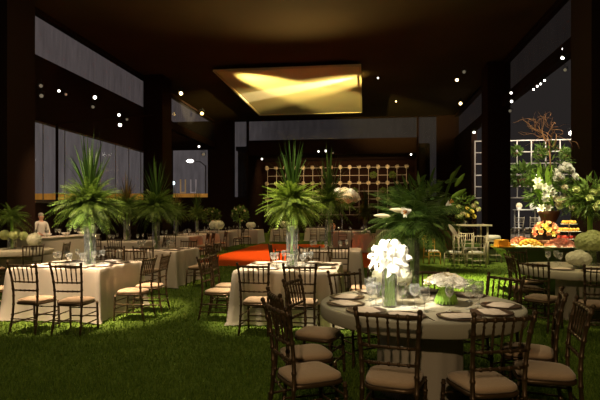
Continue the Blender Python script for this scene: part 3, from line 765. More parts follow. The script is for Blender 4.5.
FB = fern_centrepiece(2, M['sword'], M['fern'], L=.63, H=1.26, spread=.42, n=190, flat=.85)
FC = fern_centrepiece(3, M['bronze'], M['fern'], L=.58, H=.95, spread=.5, n=120, flat=.85, hi=False)
FD = fern_centrepiece(4, M['sword'], M['fern'], L=.56, H=1.28, spread=.34, n=120, hi=False)
# middle table (T2)
c2 = px2w(292, 7.45); square_table('middle square table with cream cloth and a tall brightly lit yellow green fern vase', (*c2, 0), .70, H, 1)
chairs_round(c2, .70, 'middle fern table', ['front_a', 'front_b', 'left_a', 'left_b', 'right_a', 'right_b', 'back_a', 'back_b'], CH, 'chairs around the middle fern table')
settings(c2, H, 'middle fern table', 'middle fern table', gl=10, r0=.30, seed=4)
place(FA, 'tall vase of brightly lit yellow green fern and narrow sword leaves on the middle table', (*c2, H + .001), .4)
# front left table (T4)
c4 = cam2w(-3.40, 7.72); square_table('front left square table with a cream cloth hanging to the grass', (*c4, 0), .68, H, 2)
chairs_round(c4, .68, 'front left table', ['front_a', 'front_b', 'right_a', 'right_b', 'left_a', 'back_a', 'back_b'], CH, 'chairs around the front left table', .285, .37, .14)
settings(c4, H, 'front left table', 'front left table', gl=10, r0=.33, seed=5)
v4 = px2w(90, 7.75); place(FB, 'wide vase of dark fern and long sword leaves on the front left table', (*v4, H + .001), 1.0)
# second row
c5 = px2w(156, 11.15); square_table('square table behind the front left one, with cream cloth', (*c5, 0), .72, H, 3)
chairs_round(c5, .72, 'second left table', ['front_a', 'front_b', 'right_a', 'right_b', 'back_b'], CF, 'chairs around the second left table')
settings(c5, H, 'second left table', 'second left table', plates=True, gl=8, r0=.36, seed=6, which=['front_a', 'front_b', 'right_a', 'right_b'])
place(FB, 'vase of dark fern and upright sword leaves on the second left table', (*c5, H + .001), 2.7, scale=(1, 1, 1.02))
c3 = px2w(329, 11.1); square_table('square table behind the middle fern table, partly hidden by it', (*c3, 0), .70, H, 1)
chairs_round(c3, .70, 'table behind the middle one', ['front_a', 'front_b', 'right_a', 'left_a'], CF, 'chairs around the table behind the middle one')
settings(c3, H, 'table behind the middle one', 'table behind the middle one', plates=False, gl=10, r0=.42, seed=7)
place(FD, 'vase of dark fern and sword leaves behind the middle table', (*c3, H + .001), .2, scale=1.12)
# left far tables
c8 = cam2w(-6.4, 11.2); round_table('round table at the far left edge with white hydrangeas', (*c8, 0), .80)
for k, (dx, dd, fx, fd, lab) in enumerate(((.05, -1.12, 0, 1, 'brown chair in front of the far left hydrangea table'), (.85, -.8, -.7, .7, 'brown chair at the near right of the far left hydrangea table'), (1.12, .1, -1, -.1, 'brown chair at the right of the far left hydrangea table'))):
    x0, d0 = cam2w(0, 0); chair_at(-6.4 + dx, 11.2 + dd, fx, fd, lab, CF, 'chairs around the far left table')
v8 = px2w(12, 11.2)
t = thing('hydrangea_fern_vase', 'glass vase with white hydrangeas under green fern on the far left table', 'flower arrangement', (*v8, TH + .001))
cyl_vase(.28, .09).build('vase', M['glass'], t)
for k, (x, y, z) in enumerate(((-.12, -.08, .34), (.12, -.1, .33), (0, .12, .36), (.22, .08, .30), (-.22, .05, .31))): floret_ball(70, .095, k, .026).build('hydrangea', M['hydg'], t, loc=(x, y, z))
fern_ball(54, .50, 21, .8, 10, .1).build('fern_fronds', M['fern'], t, loc=(0, 0, .72)); MB().tube([(0, 0, .02), (0, 0, .75)], .03, 6).build('stems', M['stem'], t)
c9l = cam2w(-5.95, 11.6)
t = thing('low_hydrangea_vase', 'low vase of pale hydrangea right of the fern vase on the far left table', 'flower arrangement', (*cam2w(-5.85, 11.0), TH + .001))
cyl_vase(.12, .06).build('vase', M['glass'], t); floret_ball(90, .15, 9, .03).build('hydrangea', M['hyd'], t, loc=(0, 0, .22))
# two more dining tables on the left, farther off
FAR = [(127, 14.9, FC, 'third left table', 'square table under bronze leaved fern, third back on the left', 'vase of fern and bronze sword leaves on the third left table', ['front_a', 'front_b', 'right_a'], .74),
       (176, 18.5, FC, 'fourth left table', 'square table near the back left window', 'vase of fern and reddish sword leaves near the back left window', ['front_a', 'front_b', 'right_a', 'right_b'], .74),
       (197, 20.8, FD, 'small far left table', 'small square table farther back, right of the back left window', 'small vase of fern at the far back, right of the left window', ['front_a', 'front_b', 'right_a'], .72)]
for px, d, pr, desc, tl, vl, wh, hw in FAR:
    c = px2w(px, d); square_table(tl, (*c, gz(*c)), hw, H, 3 if px != 197 else 2)
    chairs_round(c, hw, desc, wh, CF, 'chairs around the ' + desc)
    settings(c, H, desc, desc, plates=False, gl=8, r0=.45, seed=int(px))
    place(pr, vl, (*c, H + .001), px * .3, scale=1.15 if px < 150 else (1.0 if px < 190 else .92))
# tables beyond the carpet
def topiary(px, d, lab, seed, z=H, R=.42, h=.62):
    t = thing('leafy_vase_arrangement', lab, 'flower arrangement', (*px2w(px, d), z + .001))
    cyl_vase(.35, .07).build('vase', M['glass'], t); MB().tube([(0, 0, .02), (0, 0, h)], .03, 6).build('stems', M['stem'], t)
    leaflet_ball(330, R, seed, .045, .16, .9).build('foliage', M['leaf'], t, loc=(0, 0, h + .2))
    b = MB(); rng = random.Random(seed)
    for k in range(9):
        q = rose(k, .06); dv = Vector((rng.uniform(-1, 1), rng.uniform(-1, .1), rng.uniform(-.5, 1))).normalized(); b.join(q, Matrix.Translation(dv * R * .95) @ aim(dv))
    b.build('blossoms', M['rose'], t, loc=(0, 0, h + .2))
def hydra(px, d, lab, seed, R=.19, n=3, m='hyd', z=H, h=.14):
    t = thing('hydrangea_bowl', lab, 'flower arrangement', (*px2w(px, d), z + .001 + (gz(*px2w(px, d)) if z == H else 0)))
    b = MB(); b.lathe([(.08, 0), (.12, .03), (.13, h), (.11, h + .01)], 18); b.build('bowl', M['white'], t)
    for k in range(n):
        a = k * 2 * PI / n + seed; floret_ball(60, R, seed + k, .05).build('hydrangea', M[m], t, loc=(R * .8 * math.cos(a) * (n > 1), R * .8 * math.sin(a) * (n > 1), h + R * .7))
BACKT = [(217, 25.0, 'hydrangea table left of the carpet', ['front_a', 'front_b', 'right_a'], .8), (246, 27.5, 'table with the round leafy arrangement', ['front_a', 'front_b'], .8),
         (285, 29.6, 'dark table beyond the carpet', ['front_a', 'front_b'], .7), (350, 24.0, 'table under the lit white flowers', ['front_a', 'front_b'], .95), (320, 30.5, 'table left of the lit white flowers', ['front_a', 'front_b'], .8)]
for px, d, desc, wh, hw in BACKT:
    c = px2w(px, d); square_table('square ' + desc, (*c, gz(*c)), hw, H, 2)
    chairs_round(c, hw, desc, wh, CF, 'chairs at the ' + desc)
    settings(c, H + gz(*c), desc, desc, plates=False, gl=6, r0=.56 if px == 285 else .66, seed=int(px) + 3)
hydra(217, 24.8, 'white hydrangea bowl on the table left of the carpet', 1, .22, 3)
topiary(211, 27.6, 'round leafy arrangement with blossoms behind the white hydrangea bowl', 2, .002, .5, 1.3)
topiary(240, 27.4, 'round leafy arrangement standing alone left of the middle fern', 3, H, .46, .62)
hydra(251, 27.3, 'low hydrangea bowl right of the round leafy arrangement', 5, .15, 3)
hydra(285, 29.6, 'low hydrangea bowl far behind the middle fern vase', 6, .17, 3)
hydra(332, 24.0, 'peach flower bowl under the lit white flowers', 8, .17, 1, 'peach', H, .10)
# big lit cloud of white flowers on a tall stand
t = thing('white_flower_cloud', 'large lit mound of white flowers on a tall stand before the lattice', 'flower arrangement', (*px2w(342, 24.0), H + .020))
MB().lathe([(.16, 0), (.15, .02), (.03, .05), (.03, 1.3), (.10, 1.36), (.14, 1.42)], 16).build('stand', M['glass'], t)
for k in range(11):
    a = k * 2.4; r = .62 * ((k + .3) / 11) ** .5; floret_ball(46, .25, k, .075).build('flower_head', M['petal'] if k % 2 else M['rose'], t, loc=(r * math.cos(a) * 1.15, r * math.sin(a) * .7, 1.62 + .22 * (1 - (r / .62) ** 2) + .05 * math.sin(k * 3)))
leaflet_ball(120, .6, 77, .05, .22, .35).build('foliage', M['leaf'], t, loc=(0, 0, 1.42))
# dark leafy plants in front of the lattice
for k, (px, d, lab) in enumerate(((365, 20.5, 'dark fern vase at the right end of the carpet'), (385, 27.0, 'leafy vase before the lattice behind the palm fronds'))):
    wx, wy = px2w(px, d)
    sq = square_table('side table under the ' + lab, (wx, wy, gz(wx, wy)), .45, H, 1)
    place(FD, lab, (wx, wy, H + .001 + gz(wx, wy)), k + 1.3, scale=.95)
# long serving table and the waiter by the left window
wx, wy = -9.55, 14.7
t = thing('serving_table', 'long cloth covered serving table by the left window', 'table', (wx, wy, 0), PI / 2)
MB().box((0, 0, .42), (3.5, .68, .84)).build('tablecloth', M['cloth'], t, smooth=False); MB().box((0, 0, .853), (3.56, .72, .026)).build('tabletop', M['cloth'], t, smooth=False)
tb = Matrix.Translation((wx, wy, 0)) @ Matrix.Rotation(PI / 2, 4, 'Z')
rng = random.Random(8)
for k in range(15):
    p = tb @ Vector((-1.5 + 3.2 * k / 14, rng.uniform(-.26, -.05), .867)); place(G1 if k % 4 else G2, 'glass among those standing on the long serving table', p, k, 'glasses on the serving table', 1.15)
def bowl_mb():
    b = MB(); b.lathe([(.05, 0), (.055, .008), (.11, .05), (.135, .09), (.13, .09), (.10, .05), (.04, .014)], 20); return b
BW = tag(bowl_mb().build('serving_bowl', M['white']), '', 'bowl')
for k, x in enumerate((-.45, .5, 1.4)):
    p = tb @ Vector((x, .14, .867)); place(BW, 'white bowl on the serving table, %s from its left end' % ('first', 'second', 'third')[k], p, 0, 'white bowls on the serving table')

# ------------------------------------------------------------------ the waiter
def skin_obj(name, verts, edges, radii, m, parent, root=0):
    me = bpy.data.meshes.new(name); me.from_pydata([tuple(v) for v in verts], edges, []); me.update(); me.materials.append(m)
    o = bpy.data.objects.new(name, me); COL.objects.link(o); o.parent = parent
    md = o.modifiers.new('skin', 'SKIN'); md.use_smooth_shade = True
    for i, r in enumerate(radii):
        sv = me.skin_vertices[0].data[i]; sv.radius = r if hasattr(r, '__len__') else (r, r); sv.use_root = i == root
    sb = o.modifiers.new('sub', 'SUBSURF'); sb.levels = 2; sb.render_levels = 2
    return o
wp = px2w(41.0, 16.5)
person = thing('person', 'grey haired waiter in a white shirt standing behind the serving table', 'person', (*wp, 0), -PI / 2 - .5, None, .90)
V = [(0, 0, .95), (0, .01, 1.12), (0, .02, 1.30), (0, .0, 1.42), (0, .0, 1.50), (0, .02, 1.60), (0, .02, 1.70),
     (-.19, 0, 1.40), (-.25, .03, 1.14), (-.20, .20, 1.02), (-.17, .28, 1.0), (.19, 0, 1.40), (.25, .03, 1.14), (.20, .20, 1.02), (.17, .28, 1.0),
     (-.10, 0, .88), (-.10, .02, .50), (-.10, -.02, .09), (-.10, .13, .04), (.10, 0, .88), (.10, .02, .50), (.10, -.02, .09), (.10, .13, .04)]
E = [(0, 1), (1, 2), (2, 3), (3, 4), (4, 5), (5, 6), (3, 7), (7, 8), (8, 9), (9, 10), (3, 11), (11, 12), (12, 13), (13, 14), (0, 15), (15, 16), (16, 17), (17, 18), (0, 19), (19, 20), (20, 21), (21, 22)]
R = [(.15, .10), (.14, .10), (.16, .11), (.12, .08), (.055, .055), (.085, .10), (.075, .09), .055, .045, .035, .035, .055, .045, .035, .035, .085, .06, .042, .04, .085, .06, .042, .04]
skin_obj('body', V, E, R, M['skin'], person)
sv = [0, 1, 2, 3, 7, 8, 9, 11, 12, 13]; mp = {v: i for i, v in enumerate(sv)}
skin_obj('shirt', [V[i] for i in sv], [(mp[a], mp[b]) for a, b in E if a in mp and b in mp], [tuple(q + .014 for q in (R[i] if hasattr(R[i], '__len__') else (R[i], R[i]))) for i in sv], M['shirt'], person)
sv = [0, 15, 16, 17, 19, 20, 21]; mp = {v: i for i, v in enumerate(sv)}
skin_obj('trousers', [V[i] for i in sv], [(mp[a], mp[b]) for a, b in E if a in mp and b in mp], [tuple(q + .013 for q in (R[i] if hasattr(R[i], '__len__') else (R[i], R[i]))) for i in sv], M['trouser'], person)
hr = MB(); hr.ball((0, -.005, 1.70), .098, 10, (.92, 1.08, .95)); hr.v = [(x, y - .018 if y > 0.03 and z < 1.72 else y, max(z, 1.64)) for x, y, z in hr.v]; hr.build('hair', M['hair'], person)
f = MB(); f.ball((0, .115, 1.635), .014, 5, (1, 1.3, 1.4)); f.ball((-.095, .01, 1.64), .02, 5, (.4, 1, 1.5)); f.ball((.095, .01, 1.64), .02, 5, (.4, 1, 1.5)); f.build('nose_and_ears', M['skin'], person)
f = MB(); f.ball((-.032, .103, 1.66), .009, 5); f.ball((.032, .103, 1.66), .009, 5); f.build('eyes', M['shoe'], person)
for s in (-1, 1):
    h = MB()
    for k in range(4): h.tube([(s * .17 + (k - 1.5) * .02, .27, 1.0), (s * .17 + (k - 1.5) * .022, .33, .99), (s * .17 + (k - 1.5) * .02, .37 - abs(k - 1.5) * .008, .965)], [.010, .009, .007], 6)
    h.tube([(s * .15, .26, 1.0), (s * .12, .30, .99), (s * .115, .33, .975)], [.012, .010, .008], 6); h.build('fingers', M['skin'], person)

# ================================================================== RIGHT SIDE
T9 = (4.16, 7.35); w9 = cam2w(*T9)
round_table('round table at the right edge of the picture with pale hydrangeas', (*w9, 0), .88)
R9 = [(3.04, 6.52, .75, .66, 'brown chair left of the right hand round table, nearer of two, turned from the camera'), (3.20, 7.62, 1, -.12, 'brown chair at the left of the right hand round table, edge on'),
      (3.62, 5.98, .22, 1, 'brown chair with its back to the camera at the right hand round table'), (3.75, 8.62, .35, -1, 'brown chair behind the right hand round table, facing the camera')]
for x, d, fx, fd, lab in R9: chair_at(x, d, fx, fd, lab, CH, 'chairs around the right hand round table')
for i, (dx, dd, wh) in enumerate(((-.5, -.36, 'at the near left'), (-.62, .12, 'at the left'), (-.2, -.62, 'at the front'))):
    wx, wy = cam2w(T9[0] + dx, T9[1] + dd); place(PL, 'brown charger plate on the right hand round table, ' + wh, (wx, wy, TH + .001), i, 'charger plates on the right hand round table')
    place(NP, 'pale napkin on the right hand round table, ' + wh, (wx, wy, TH + .0155), i * .8, 'napkins on the right hand round table')
for k, (px, d, lab, mm, hh, R_) in enumerate(((593, 7.6, 'tall clear vase of pale green hydrangeas on the right hand round table', 'hydg', .24, .125), (579, 7.15, 'low vase of pale hydrangeas in front of the taller one', 'hyd', .06, .085))):
    wx, wy = px2w(px, d); t = thing('hydrangea_vase', lab, 'flower arrangement', (wx, wy, TH + .001))
    cyl_vase(hh, .075).build('vase', M['glass'], t); s = MB()
    for j in range(8): a = j * .785; s.tube([(.05 * math.cos(a), .05 * math.sin(a), .012), (.03 * math.cos(a + 1), .03 * math.sin(a + 1), hh + .08)], .009, 5)
    s.build('stems', M['stem'], t)
    for j in range(6): a = j * 1.047; floret_ball(90, R_, j + k * 9, .034).build('hydrangea', M[mm], t, loc=(R_ * 1.0 * math.cos(a) * (j > 0), R_ * 1.0 * math.sin(a) * (j > 0), hh + R_ * (.95 if j else 1.35)))
for k, (px, y) in enumerate(((548, 262), (556, 261), (560, 263.5))):
    d = 500 * (EYE - TH) / (y - 216 + 2); wx, wy = px2w(px, d); place(G1, 'wine glass left of the pale hydrangeas on the right hand table, %s' % ('front', 'middle', 'rear')[k], (wx, wy, TH + .001), k, 'glasses on the right hand round table')
# buffet: inverted wedge with a green clad body
bx, bd = 5.55, 9.75; bw = cam2w(bx, bd); BH = .905
t = thing('buffet_counter', 'wedge shaped green buffet counter narrowing to the grass', 'counter', (*bw, 0), 0)
b = MB(); b.add([(-.75, -.35, 0), (1.5, -.35, 0), (1.5, .35, 0), (-.75, .35, 0), (-1.6, -.62, BH - .05), (1.9, -.62, BH - .05), (1.9, .62, BH - .05), (-1.6, .62, BH - .05)], [(3, 2, 1, 0), (4, 5, 6, 7), (0, 1, 5, 4), (1, 2, 6, 5), (2, 3, 7, 6), (3, 0, 4, 7)])
b.build('body', M['buffet'], t, smooth=False)
MB().box((.15, 0, BH - .025), (3.56, 1.3, .05)).build('counter_top', M['buffet'], t, smooth=False)
b = MB()
for i in range(34):
    for j in range(6):
        z = .50 + j * .062; y = -.35 - .27 * z / (BH - .05) - .012; b.box((-.62 + i * .062 + (j % 2) * .0, y, z), (.042, .014, .046))
b.build('woven_front', M['weave'], t, smooth=False)
tb = Matrix.Translation((*bw, BH + .001))
def on_buffet(px, d): return px2w(px, d)
# food
t = thing('cheese_block', 'block of orange cheese on a board at the left end of the buffet', 'food', (*px2w(503, 9.45), BH + .001), .2)
MB().box((0, 0, .012), (.36, .26, .024)).build('board', M['gold'], t, smooth=False); b = MB(); b.box((-.03, 0, .085), (.22, .17, .12), .1, .94); b.box((.10, .02, .06), (.08, .14, .07), -.2); b.build('cheese', M['cheese'], t, smooth=False)
def platter(px, d, lab, m, n, rr, seed, kind):
    t = thing('food_platter', lab, 'food', (*px2w(px, d), BH + .001), seed)
    b = MB(); b.lathe([(.15, 0), (.24, .012), (.255, .022), (.24, .02), (.14, .01)], 28); b.build('platter', M['white'], t)
    rng = random.Random(seed); b = MB()
    for k in range(n):
        a = k * 2.39996; r = rr * ((k + .5) / n) ** .5; z = .055 + .09 * (1 - (r / rr) ** 2)
        if kind == 'slice':
            pts = [(r * math.cos(a) + .045 * math.cos(q), r * math.sin(a) + .045 * math.sin(q), z + .02 * math.sin(q * 2 + k)) for q in (0, .9, 1.8, 2.7, 3.6)]
            b.strip(pts, [.02, .03, .032, .03, .02], Vector((0, 0, 1)), .3)
        else: b.ball((r * math.cos(a), r * math.sin(a), z), .033, 6, (1, 1, .85))
    b.build('slices' if kind == 'slice' else 'fruit', M[m], t)
platter(522, 9.97, 'white platter of pink ham right of the cheese block', 'ham', 40, .20, 1, 'slice')
platter(530, 9.40, 'white platter of yellow fruit at the front of the buffet', 'ycake', 34, .19, 2, 'ball')
platter(560, 9.36, 'white platter of pink meat slices in front of the fruit stand', 'ham', 48, .22, 3, 'slice')
t = thing('tiered_fruit_stand', 'three tiered stand of yellow and red fruit on the buffet', 'food', (*px2w(569, 9.72), BH + .001))
MB().tube([(0, 0, 0), (0, 0, .50)], .012, 8).build('stem', M['steel'], t); MB().lathe([(.10, 0), (.09, .012), (.015, .02)], 18).build('foot', M['steel'], t)
for z, r, m in ((.14, .24, 'redfruit'), (.29, .21, 'ycake'), (.43, .15, 'ycake')):
    p = MB().lathe([(r * .9, z), (r, z + .012), (r - .01, z + .014)], 26).build('tier', M['white'], t); b = MB()
    for k in range(22):
        a = k * 2.4; q = (r - .035) * ((k + .5) / 22) ** .5; b.ball((q * math.cos(a), q * math.sin(a), z + .045), .034, 5)
    b.build('fruit', M[m], p)
t = thing('peach_flower_bowl', 'mound of peach and coral flowers on the buffet, left of the fruit stand', 'flower arrangement', (*px2w(546, 10.12), BH + .001))
MB().lathe([(.10, 0), (.15, .03), (.17, .09), (.15, .10)], 20).build('bowl', M['terracotta'], t)
rng = random.Random(4)
for k in range(26):
    a = k * 2.39996; f = (k + .5) / 26; z = 1 - 1.1 * f; q = math.sqrt(max(0, 1 - z * z)); dv = Vector((q * math.cos(a), q * math.sin(a), z)); b = lily(k, .085, .6)
    b.xf(Matrix.Translation(Vector((0, 0, .24)) + dv * .19) @ aim(dv)); b.build('flower', M[('peach', 'pink', 'peach', 'yellowp')[k % 4]], t)
# the tall urn of roses, lilies and willow branches behind the buffet
ud = 11.2; wx, wy = px2w(549, ud)
ped = thing('plinth', 'dark plinth under the urn of roses behind the buffet', 'plinth', (wx, wy, 0), A)
b = MB(); b.box((0, 0, .03), (.66, .66, .06)); b.box((0, 0, .62), (.56, .56, 1.12)); b.box((0, 0, 1.20), (.62, .62, .05)); b.build('plinth_block', M['black'], ped, smooth=False)
t = thing('rose_urn', 'terracotta urn with a towering spray of white roses, lilies and greenery', 'flower arrangement', (wx, wy, 1.226), A)
MB().lathe([(.12, 0), (.13, .02), (.10, .05), (.15, .16), (.21, .30), (.235, .38), (.21, .385), (.12, .30)], 24).build('urn', M['terracotta'], t)
b = leaflet_ball(420, .48, 31, .022, .18, 1.0); b.build('foliage', M['leaf'], t, loc=(0, 0, .85))
b = leaflet_ball(190, .36, 32, .022, .17, 1.5); b.build('tall_foliage', M['leaf'], t, loc=(.10, .1, 1.42))
b = fern_ball(22, .55, 33, .8, 11); b.build('fern_fronds', M['fern'], t, loc=(-.15, 0, 1.2))
rng = random.Random(12)
for k in range(22):
    if k < 12: p = Vector((.22 + rng.uniform(-.24, .24), rng.uniform(-.5, -.25), 1.24 + rng.uniform(-.18, .20))); m = 'petal'
    else: p = Vector((rng.uniform(-.05, .42), rng.uniform(-.52, -.35), .50 + rng.uniform(-.12, .5))); m = 'rose'
    b = rose(k, rng.uniform(.06, .08)); b.xf(Matrix.Translation(p) @ aim((p.x * .7, -1, .4))); b.build('rose', M[m], t)
for k in range(9):
    p = Vector((-.42 + rng.uniform(-.12, .35), rng.uniform(-.5, -.35), .52 + rng.uniform(-.12, .55))); dv = Vector((rng.uniform(-.8, .2), -.8, rng.uniform(.1, .9))); b = lily(k + 20, .12, .8); b.xf(Matrix.Translation(p) @ aim(dv)); b.build('lily', M['petal'], t)
b = MB()
for k in range(12):
    x0 = rng.uniform(-.5, .1); p0 = Vector((x0 * .4, rng.uniform(-.3, .1), .5)); p1 = Vector((x0 - .1, p0.y - .15, rng.uniform(.95, 1.5)))
    b.strip([p0, p0.lerp(p1, .4) + Vector((-.05, 0, .06)), p0.lerp(p1, .75) + Vector((-.04, 0, .05)), p1], [.02, .045, .04, .002], Vector((.6, -.6, 0)), .25)
b.build('broad_leaves', M['stem'], t)
b = MB(); rng = random.Random(23)
def twig(p, dv, n, r, depth):
    pts = [p.copy()]; rad = [r]
    for i in range(n):
        dv = (dv + Vector((rng.uniform(-.8, .8), rng.uniform(-.5, .5), rng.uniform(-.62, .62)))).normalized(); p = p + dv * .085; pts.append(p.copy()); rad.append(r * (1 - .75 * (i + 1) / n))
        if depth and i > 1 and rng.random() < .55: twig(p.copy(), (dv + Vector((rng.uniform(-1, 1), rng.uniform(-.6, .6), rng.uniform(-.5, .6)))).normalized(), max(3, n - i), r * .6, depth - 1)
    b.tube(pts, rad, 5)
b.tube([(.1, .05, .4), (.06, .03, 1.2), (.0, 0, 2.0)], [.018, .016, .014], 6)
for k in range(8): twig(Vector((.0 + rng.uniform(-.08, .08), 0, 1.82 + .03 * k)), Vector((rng.uniform(-.6, .3), rng.uniform(-.3, .3), .8)).normalized(), 8, .011, 2)
b.build('willow_branches', M['branch'], t)
# fern arrangement with tall flower spikes at the right end of the buffet
wx, wy = px2w(590, 10.0)
t = thing('fern_spike_arrangement', 'big bushy fern with tall green flower spikes at the right end of the buffet', 'flower arrangement', (wx, wy, BH + .001))
MB().lathe([(.12, 0), (.16, .05), (.17, .25), (.15, .26)], 20).build('pot', M['terracotta'], t)
fern_ball(110, .60, 41, .95, 16, .07).build('fern_fronds', M['fern'], t, loc=(0, 0, .86)); leaflet_ball(260, .40, 42, .02, .2).build('foliage', M['leaf'], t, loc=(0, 0, .95)); MB().tube([(0, 0, .2), (0, 0, .9)], .05, 6).build('stems', M['stem'], t)
for k in range(6):
    rng = random.Random(k + 90); x = -.12 + .15 * k; y = rng.uniform(-.2, .1); hh = rng.uniform(.55, .9); b = MB(); b.tube([(x * .5, y, .7), (x, y, .7 + hh)], .006, 5)
    for j in range(60):
        f = j / 60; a = j * 2.4; r = .045 * (1 - f) + .008; c = Vector((x * (.5 + .5 * (.35 + .65 * f)), y, .7 + hh * (.35 + .65 * f))); b.ball(c + Vector((r * math.cos(a), r * math.sin(a), 0)), .016 * (1 - .5 * f), 4)
    b.build('flower_spike', M['leaf'], t)
for k in range(8):
    rng = random.Random(k + 190); p = Vector((rng.uniform(-.45, .2), rng.uniform(-.55, -.3), rng.uniform(.75, 1.15))); b = rose(k, .06); b.xf(Matrix.Translation(p) @ aim((p.x, -1, .3))); b.build('rose', M['hydg'], t)

# white cocktail furniture on the lawn, right of centre
wx, wy = px2w(470, 15.6)
t = thing('cocktail_table', 'tall ivory cocktail table right of the palm fronds', 'table', (wx, wy, 0), A)
MB().box((0, 0, 1.215), (1.1, .75, .05)).build('tabletop', M['ivory'], t, smooth=False)
for sx in (-1, 1):
    for sy in (-1, 1): MB().tube([(sx * .44, sy * .28, 0), (sx * .44, sy * .28, 1.19)], .03, 6).build('leg', M['ivory'], t)
MB().box((0, 0, .3), (.92, .05, .04)).build('stretcher', M['ivory'], t, smooth=False)
for k, (px, d, rz, sc, lab) in enumerate(((476, 14.75, 0, 1.05, 'ivory chair with its back to the camera in front of the cocktail table'), (454, 14.95, .4, 1.05, 'ivory chair half hidden by palm fronds at the left of the cocktail table'), (470, 16.5, PI, 1.05, 'ivory chair behind the cocktail table'))):
    place(CW, lab, (*px2w(px, d), 0), A + rz, 'ivory chairs around the cocktail table', sc)
place(CG, 'gold lit chair behind the tall glass vase and palm fronds', (*px2w(432, 15.7), 0), PI + .3, None, 1.0)
wx, wy = px2w(492.5, 16.2)
t = thing('padded_stool', 'white padded stool left of the buffet end', 'stool', (wx, wy, 0), A)
b = MB(); b.box((0, 0, .70), (.46, .44, .05)); b.build('seat_frame', M['ivory'], t, smooth=False)
b = MB(); N = 24; b.lathe([(.20, 0), (.24, .02), (.25, .08), (.22, .14), (.12, .16)], N); b.v = [(x * (1.05 if True else 1), y, z + .725) for x, y, z in b.v]; b.build('cushion', M['white'], t)
for sx in (-1, 1):
    for sy in (-1, 1): MB().tube([(sx * .2, sy * .2, 0), (sx * .2, sy * .2, .69)], .018, 6).build('leg', M['ivory'], t)
MB().box((0, -.2, .25), (.4, .025, .025)).build('foot_rail', M['ivory'], t, smooth=False)
# yellow and white posy and a tall leafy spray on the cocktail table
t = thing('cocktail_posy', 'leafy posy with yellow and cream flowers on the cocktail table', 'flower arrangement', (*px2w(466, 15.6), 1.242), A)
cyl_vase(.12, .07, None).build('vase', M['glass'], t)
leaflet_ball(160, .34, 51, .03, .2).build('foliage', M['leaf'], t, loc=(-.12, 0, .58)); rng = random.Random(9)
for k in range(12):
    p = Vector((rng.uniform(-.4, .35), rng.uniform(-.35, -.2), rng.uniform(.2, .7))); q = rose(k, .07); q.xf(Matrix.Translation(p) @ aim((p.x, -1, .4))); q.build('rose', M[('yellowp', 'rose', 'hydg')[k % 3]], t)
wx, wy = px2w(450, 18.3)
t = thing('branch_vase', 'tall vase of leafy bare twigs behind the palm fronds', 'flower arrangement', (wx, wy, .001), A)
MB().lathe([(.16, 0), (.2, .1), (.17, .5), (.2, .7), (.18, .7)], 18).build('vase', M['terracotta'], t)
b = MB(); rng = random.Random(31)
for k in range(6): twig(Vector((rng.uniform(-.1, .1), 0, .65)), Vector((rng.uniform(-.4, .5), rng.uniform(-.2, .2), 1)).normalized(), 17, .012, 1)
b.build('twigs', M['branch'], t)
leaflet_ball(260, .55, 61, .03, .2, 1.2).build('foliage', M['leaf'], t, loc=(.1, 0, 1.55))

# ================================================================== LATTICES AND WHAT LIES BEYOND
def lattice(name, label, x0, y, z0, nx, nz, sx, sz, bar, m):
    t = thing(name, label, 'lattice', (x0, y, 0))
    for i in range(nx + 1): MB().box((i * sx, 0, z0 + nz * sz / 2), (bar, bar, nz * sz + bar)).build('upright', m, t, smooth=False)
    for i in (0, nx): MB().box((i * sx, 0, z0 / 2 - bar / 2), (bar, bar, z0 - bar)).build('post', M['black'], t, smooth=False)
    for j in range(nz + 1): MB().box((nx * sx / 2, -.01, z0 + j * sz), (nx * sx, bar, bar)).build('cross_bar', m, t, smooth=False)
    return t
LY, LX0 = 43.3, -8.5
lattice('flower_lattice', 'wide lattice hung with glowing flower balls at the far end of the hall', LX0, LY, 1.6, 15, 6, .80, .68, .04, M['latt'])
fb = MB(); rng = random.Random(2)
for k in range(44):
    z = 1 - 2 * (k + .5) / 44; a = 2.39996 * k; q = math.sqrt(1 - z * z); dv = Vector((q * math.cos(a), q * math.sin(a), z)); o = dv.orthogonal().normalized()
    p = dv * .04; e = dv * .29; fb.add([p - o * .012, p.lerp(e, .7) - o * .028, e, p.lerp(e, .7) + o * .028], [(0, 1, 2, 3)])
fb.ball((0, 0, 0), .06, 6)
FBALL = tag(fb.build('hanging_flower_ball', M['rose']), '', 'flower ball')
ords = ['first', 'second', 'third', 'fourth', 'fifth', 'sixth', 'seventh', 'eighth', 'ninth', 'tenth', 'eleventh', 'twelfth', 'thirteenth', 'fourteenth', 'fifteenth', 'sixteenth']
for j, (row, nm) in enumerate(((6, 'top'), (4, 'upper middle'), (2, 'lower middle'))):
    for i in range(16):
        if (j == 2 and (i % 2 and i < 12 or i in (2, 8, 14, 15))) or (j == 1 and i == 3): continue
        place(FBALL, 'star shaped flower ball, %s row of the far lattice, %s from left' % (nm, ords[i]), (LX0 + i * .8, LY - .34, 1.6 + row * .68), i * .7, 'flower balls on the far lattice', .72)
hp = thing('hanging_plant', '', 'plant')
MB().lathe([(.10, 0), (.15, .12), (.16, .2), (.14, .2)], 14).build('pot', M['terracotta'], hp); leaflet_ball(240, .36, 71, .05, .2, .9).build('foliage', M['leaf'], hp, loc=(0, 0, .32))
for k, (i, j) in enumerate(((1, 1), (3, 3), (5, 1), (8, 1), (9, 3), (10, 1), (11, 5), (12, 3), (13, 5), (14, 3), (7, 3), (6, 5))):
    place(hp, 'green plant on the far lattice beside its %s upright, %s' % (ords[i], 'low' if j < 2 else ('halfway up' if j < 4 else 'high up')), (LX0 + i * .8 + .4, LY - .46, 1.35 + j * .68), k, 'plants on the far lattice', .72)
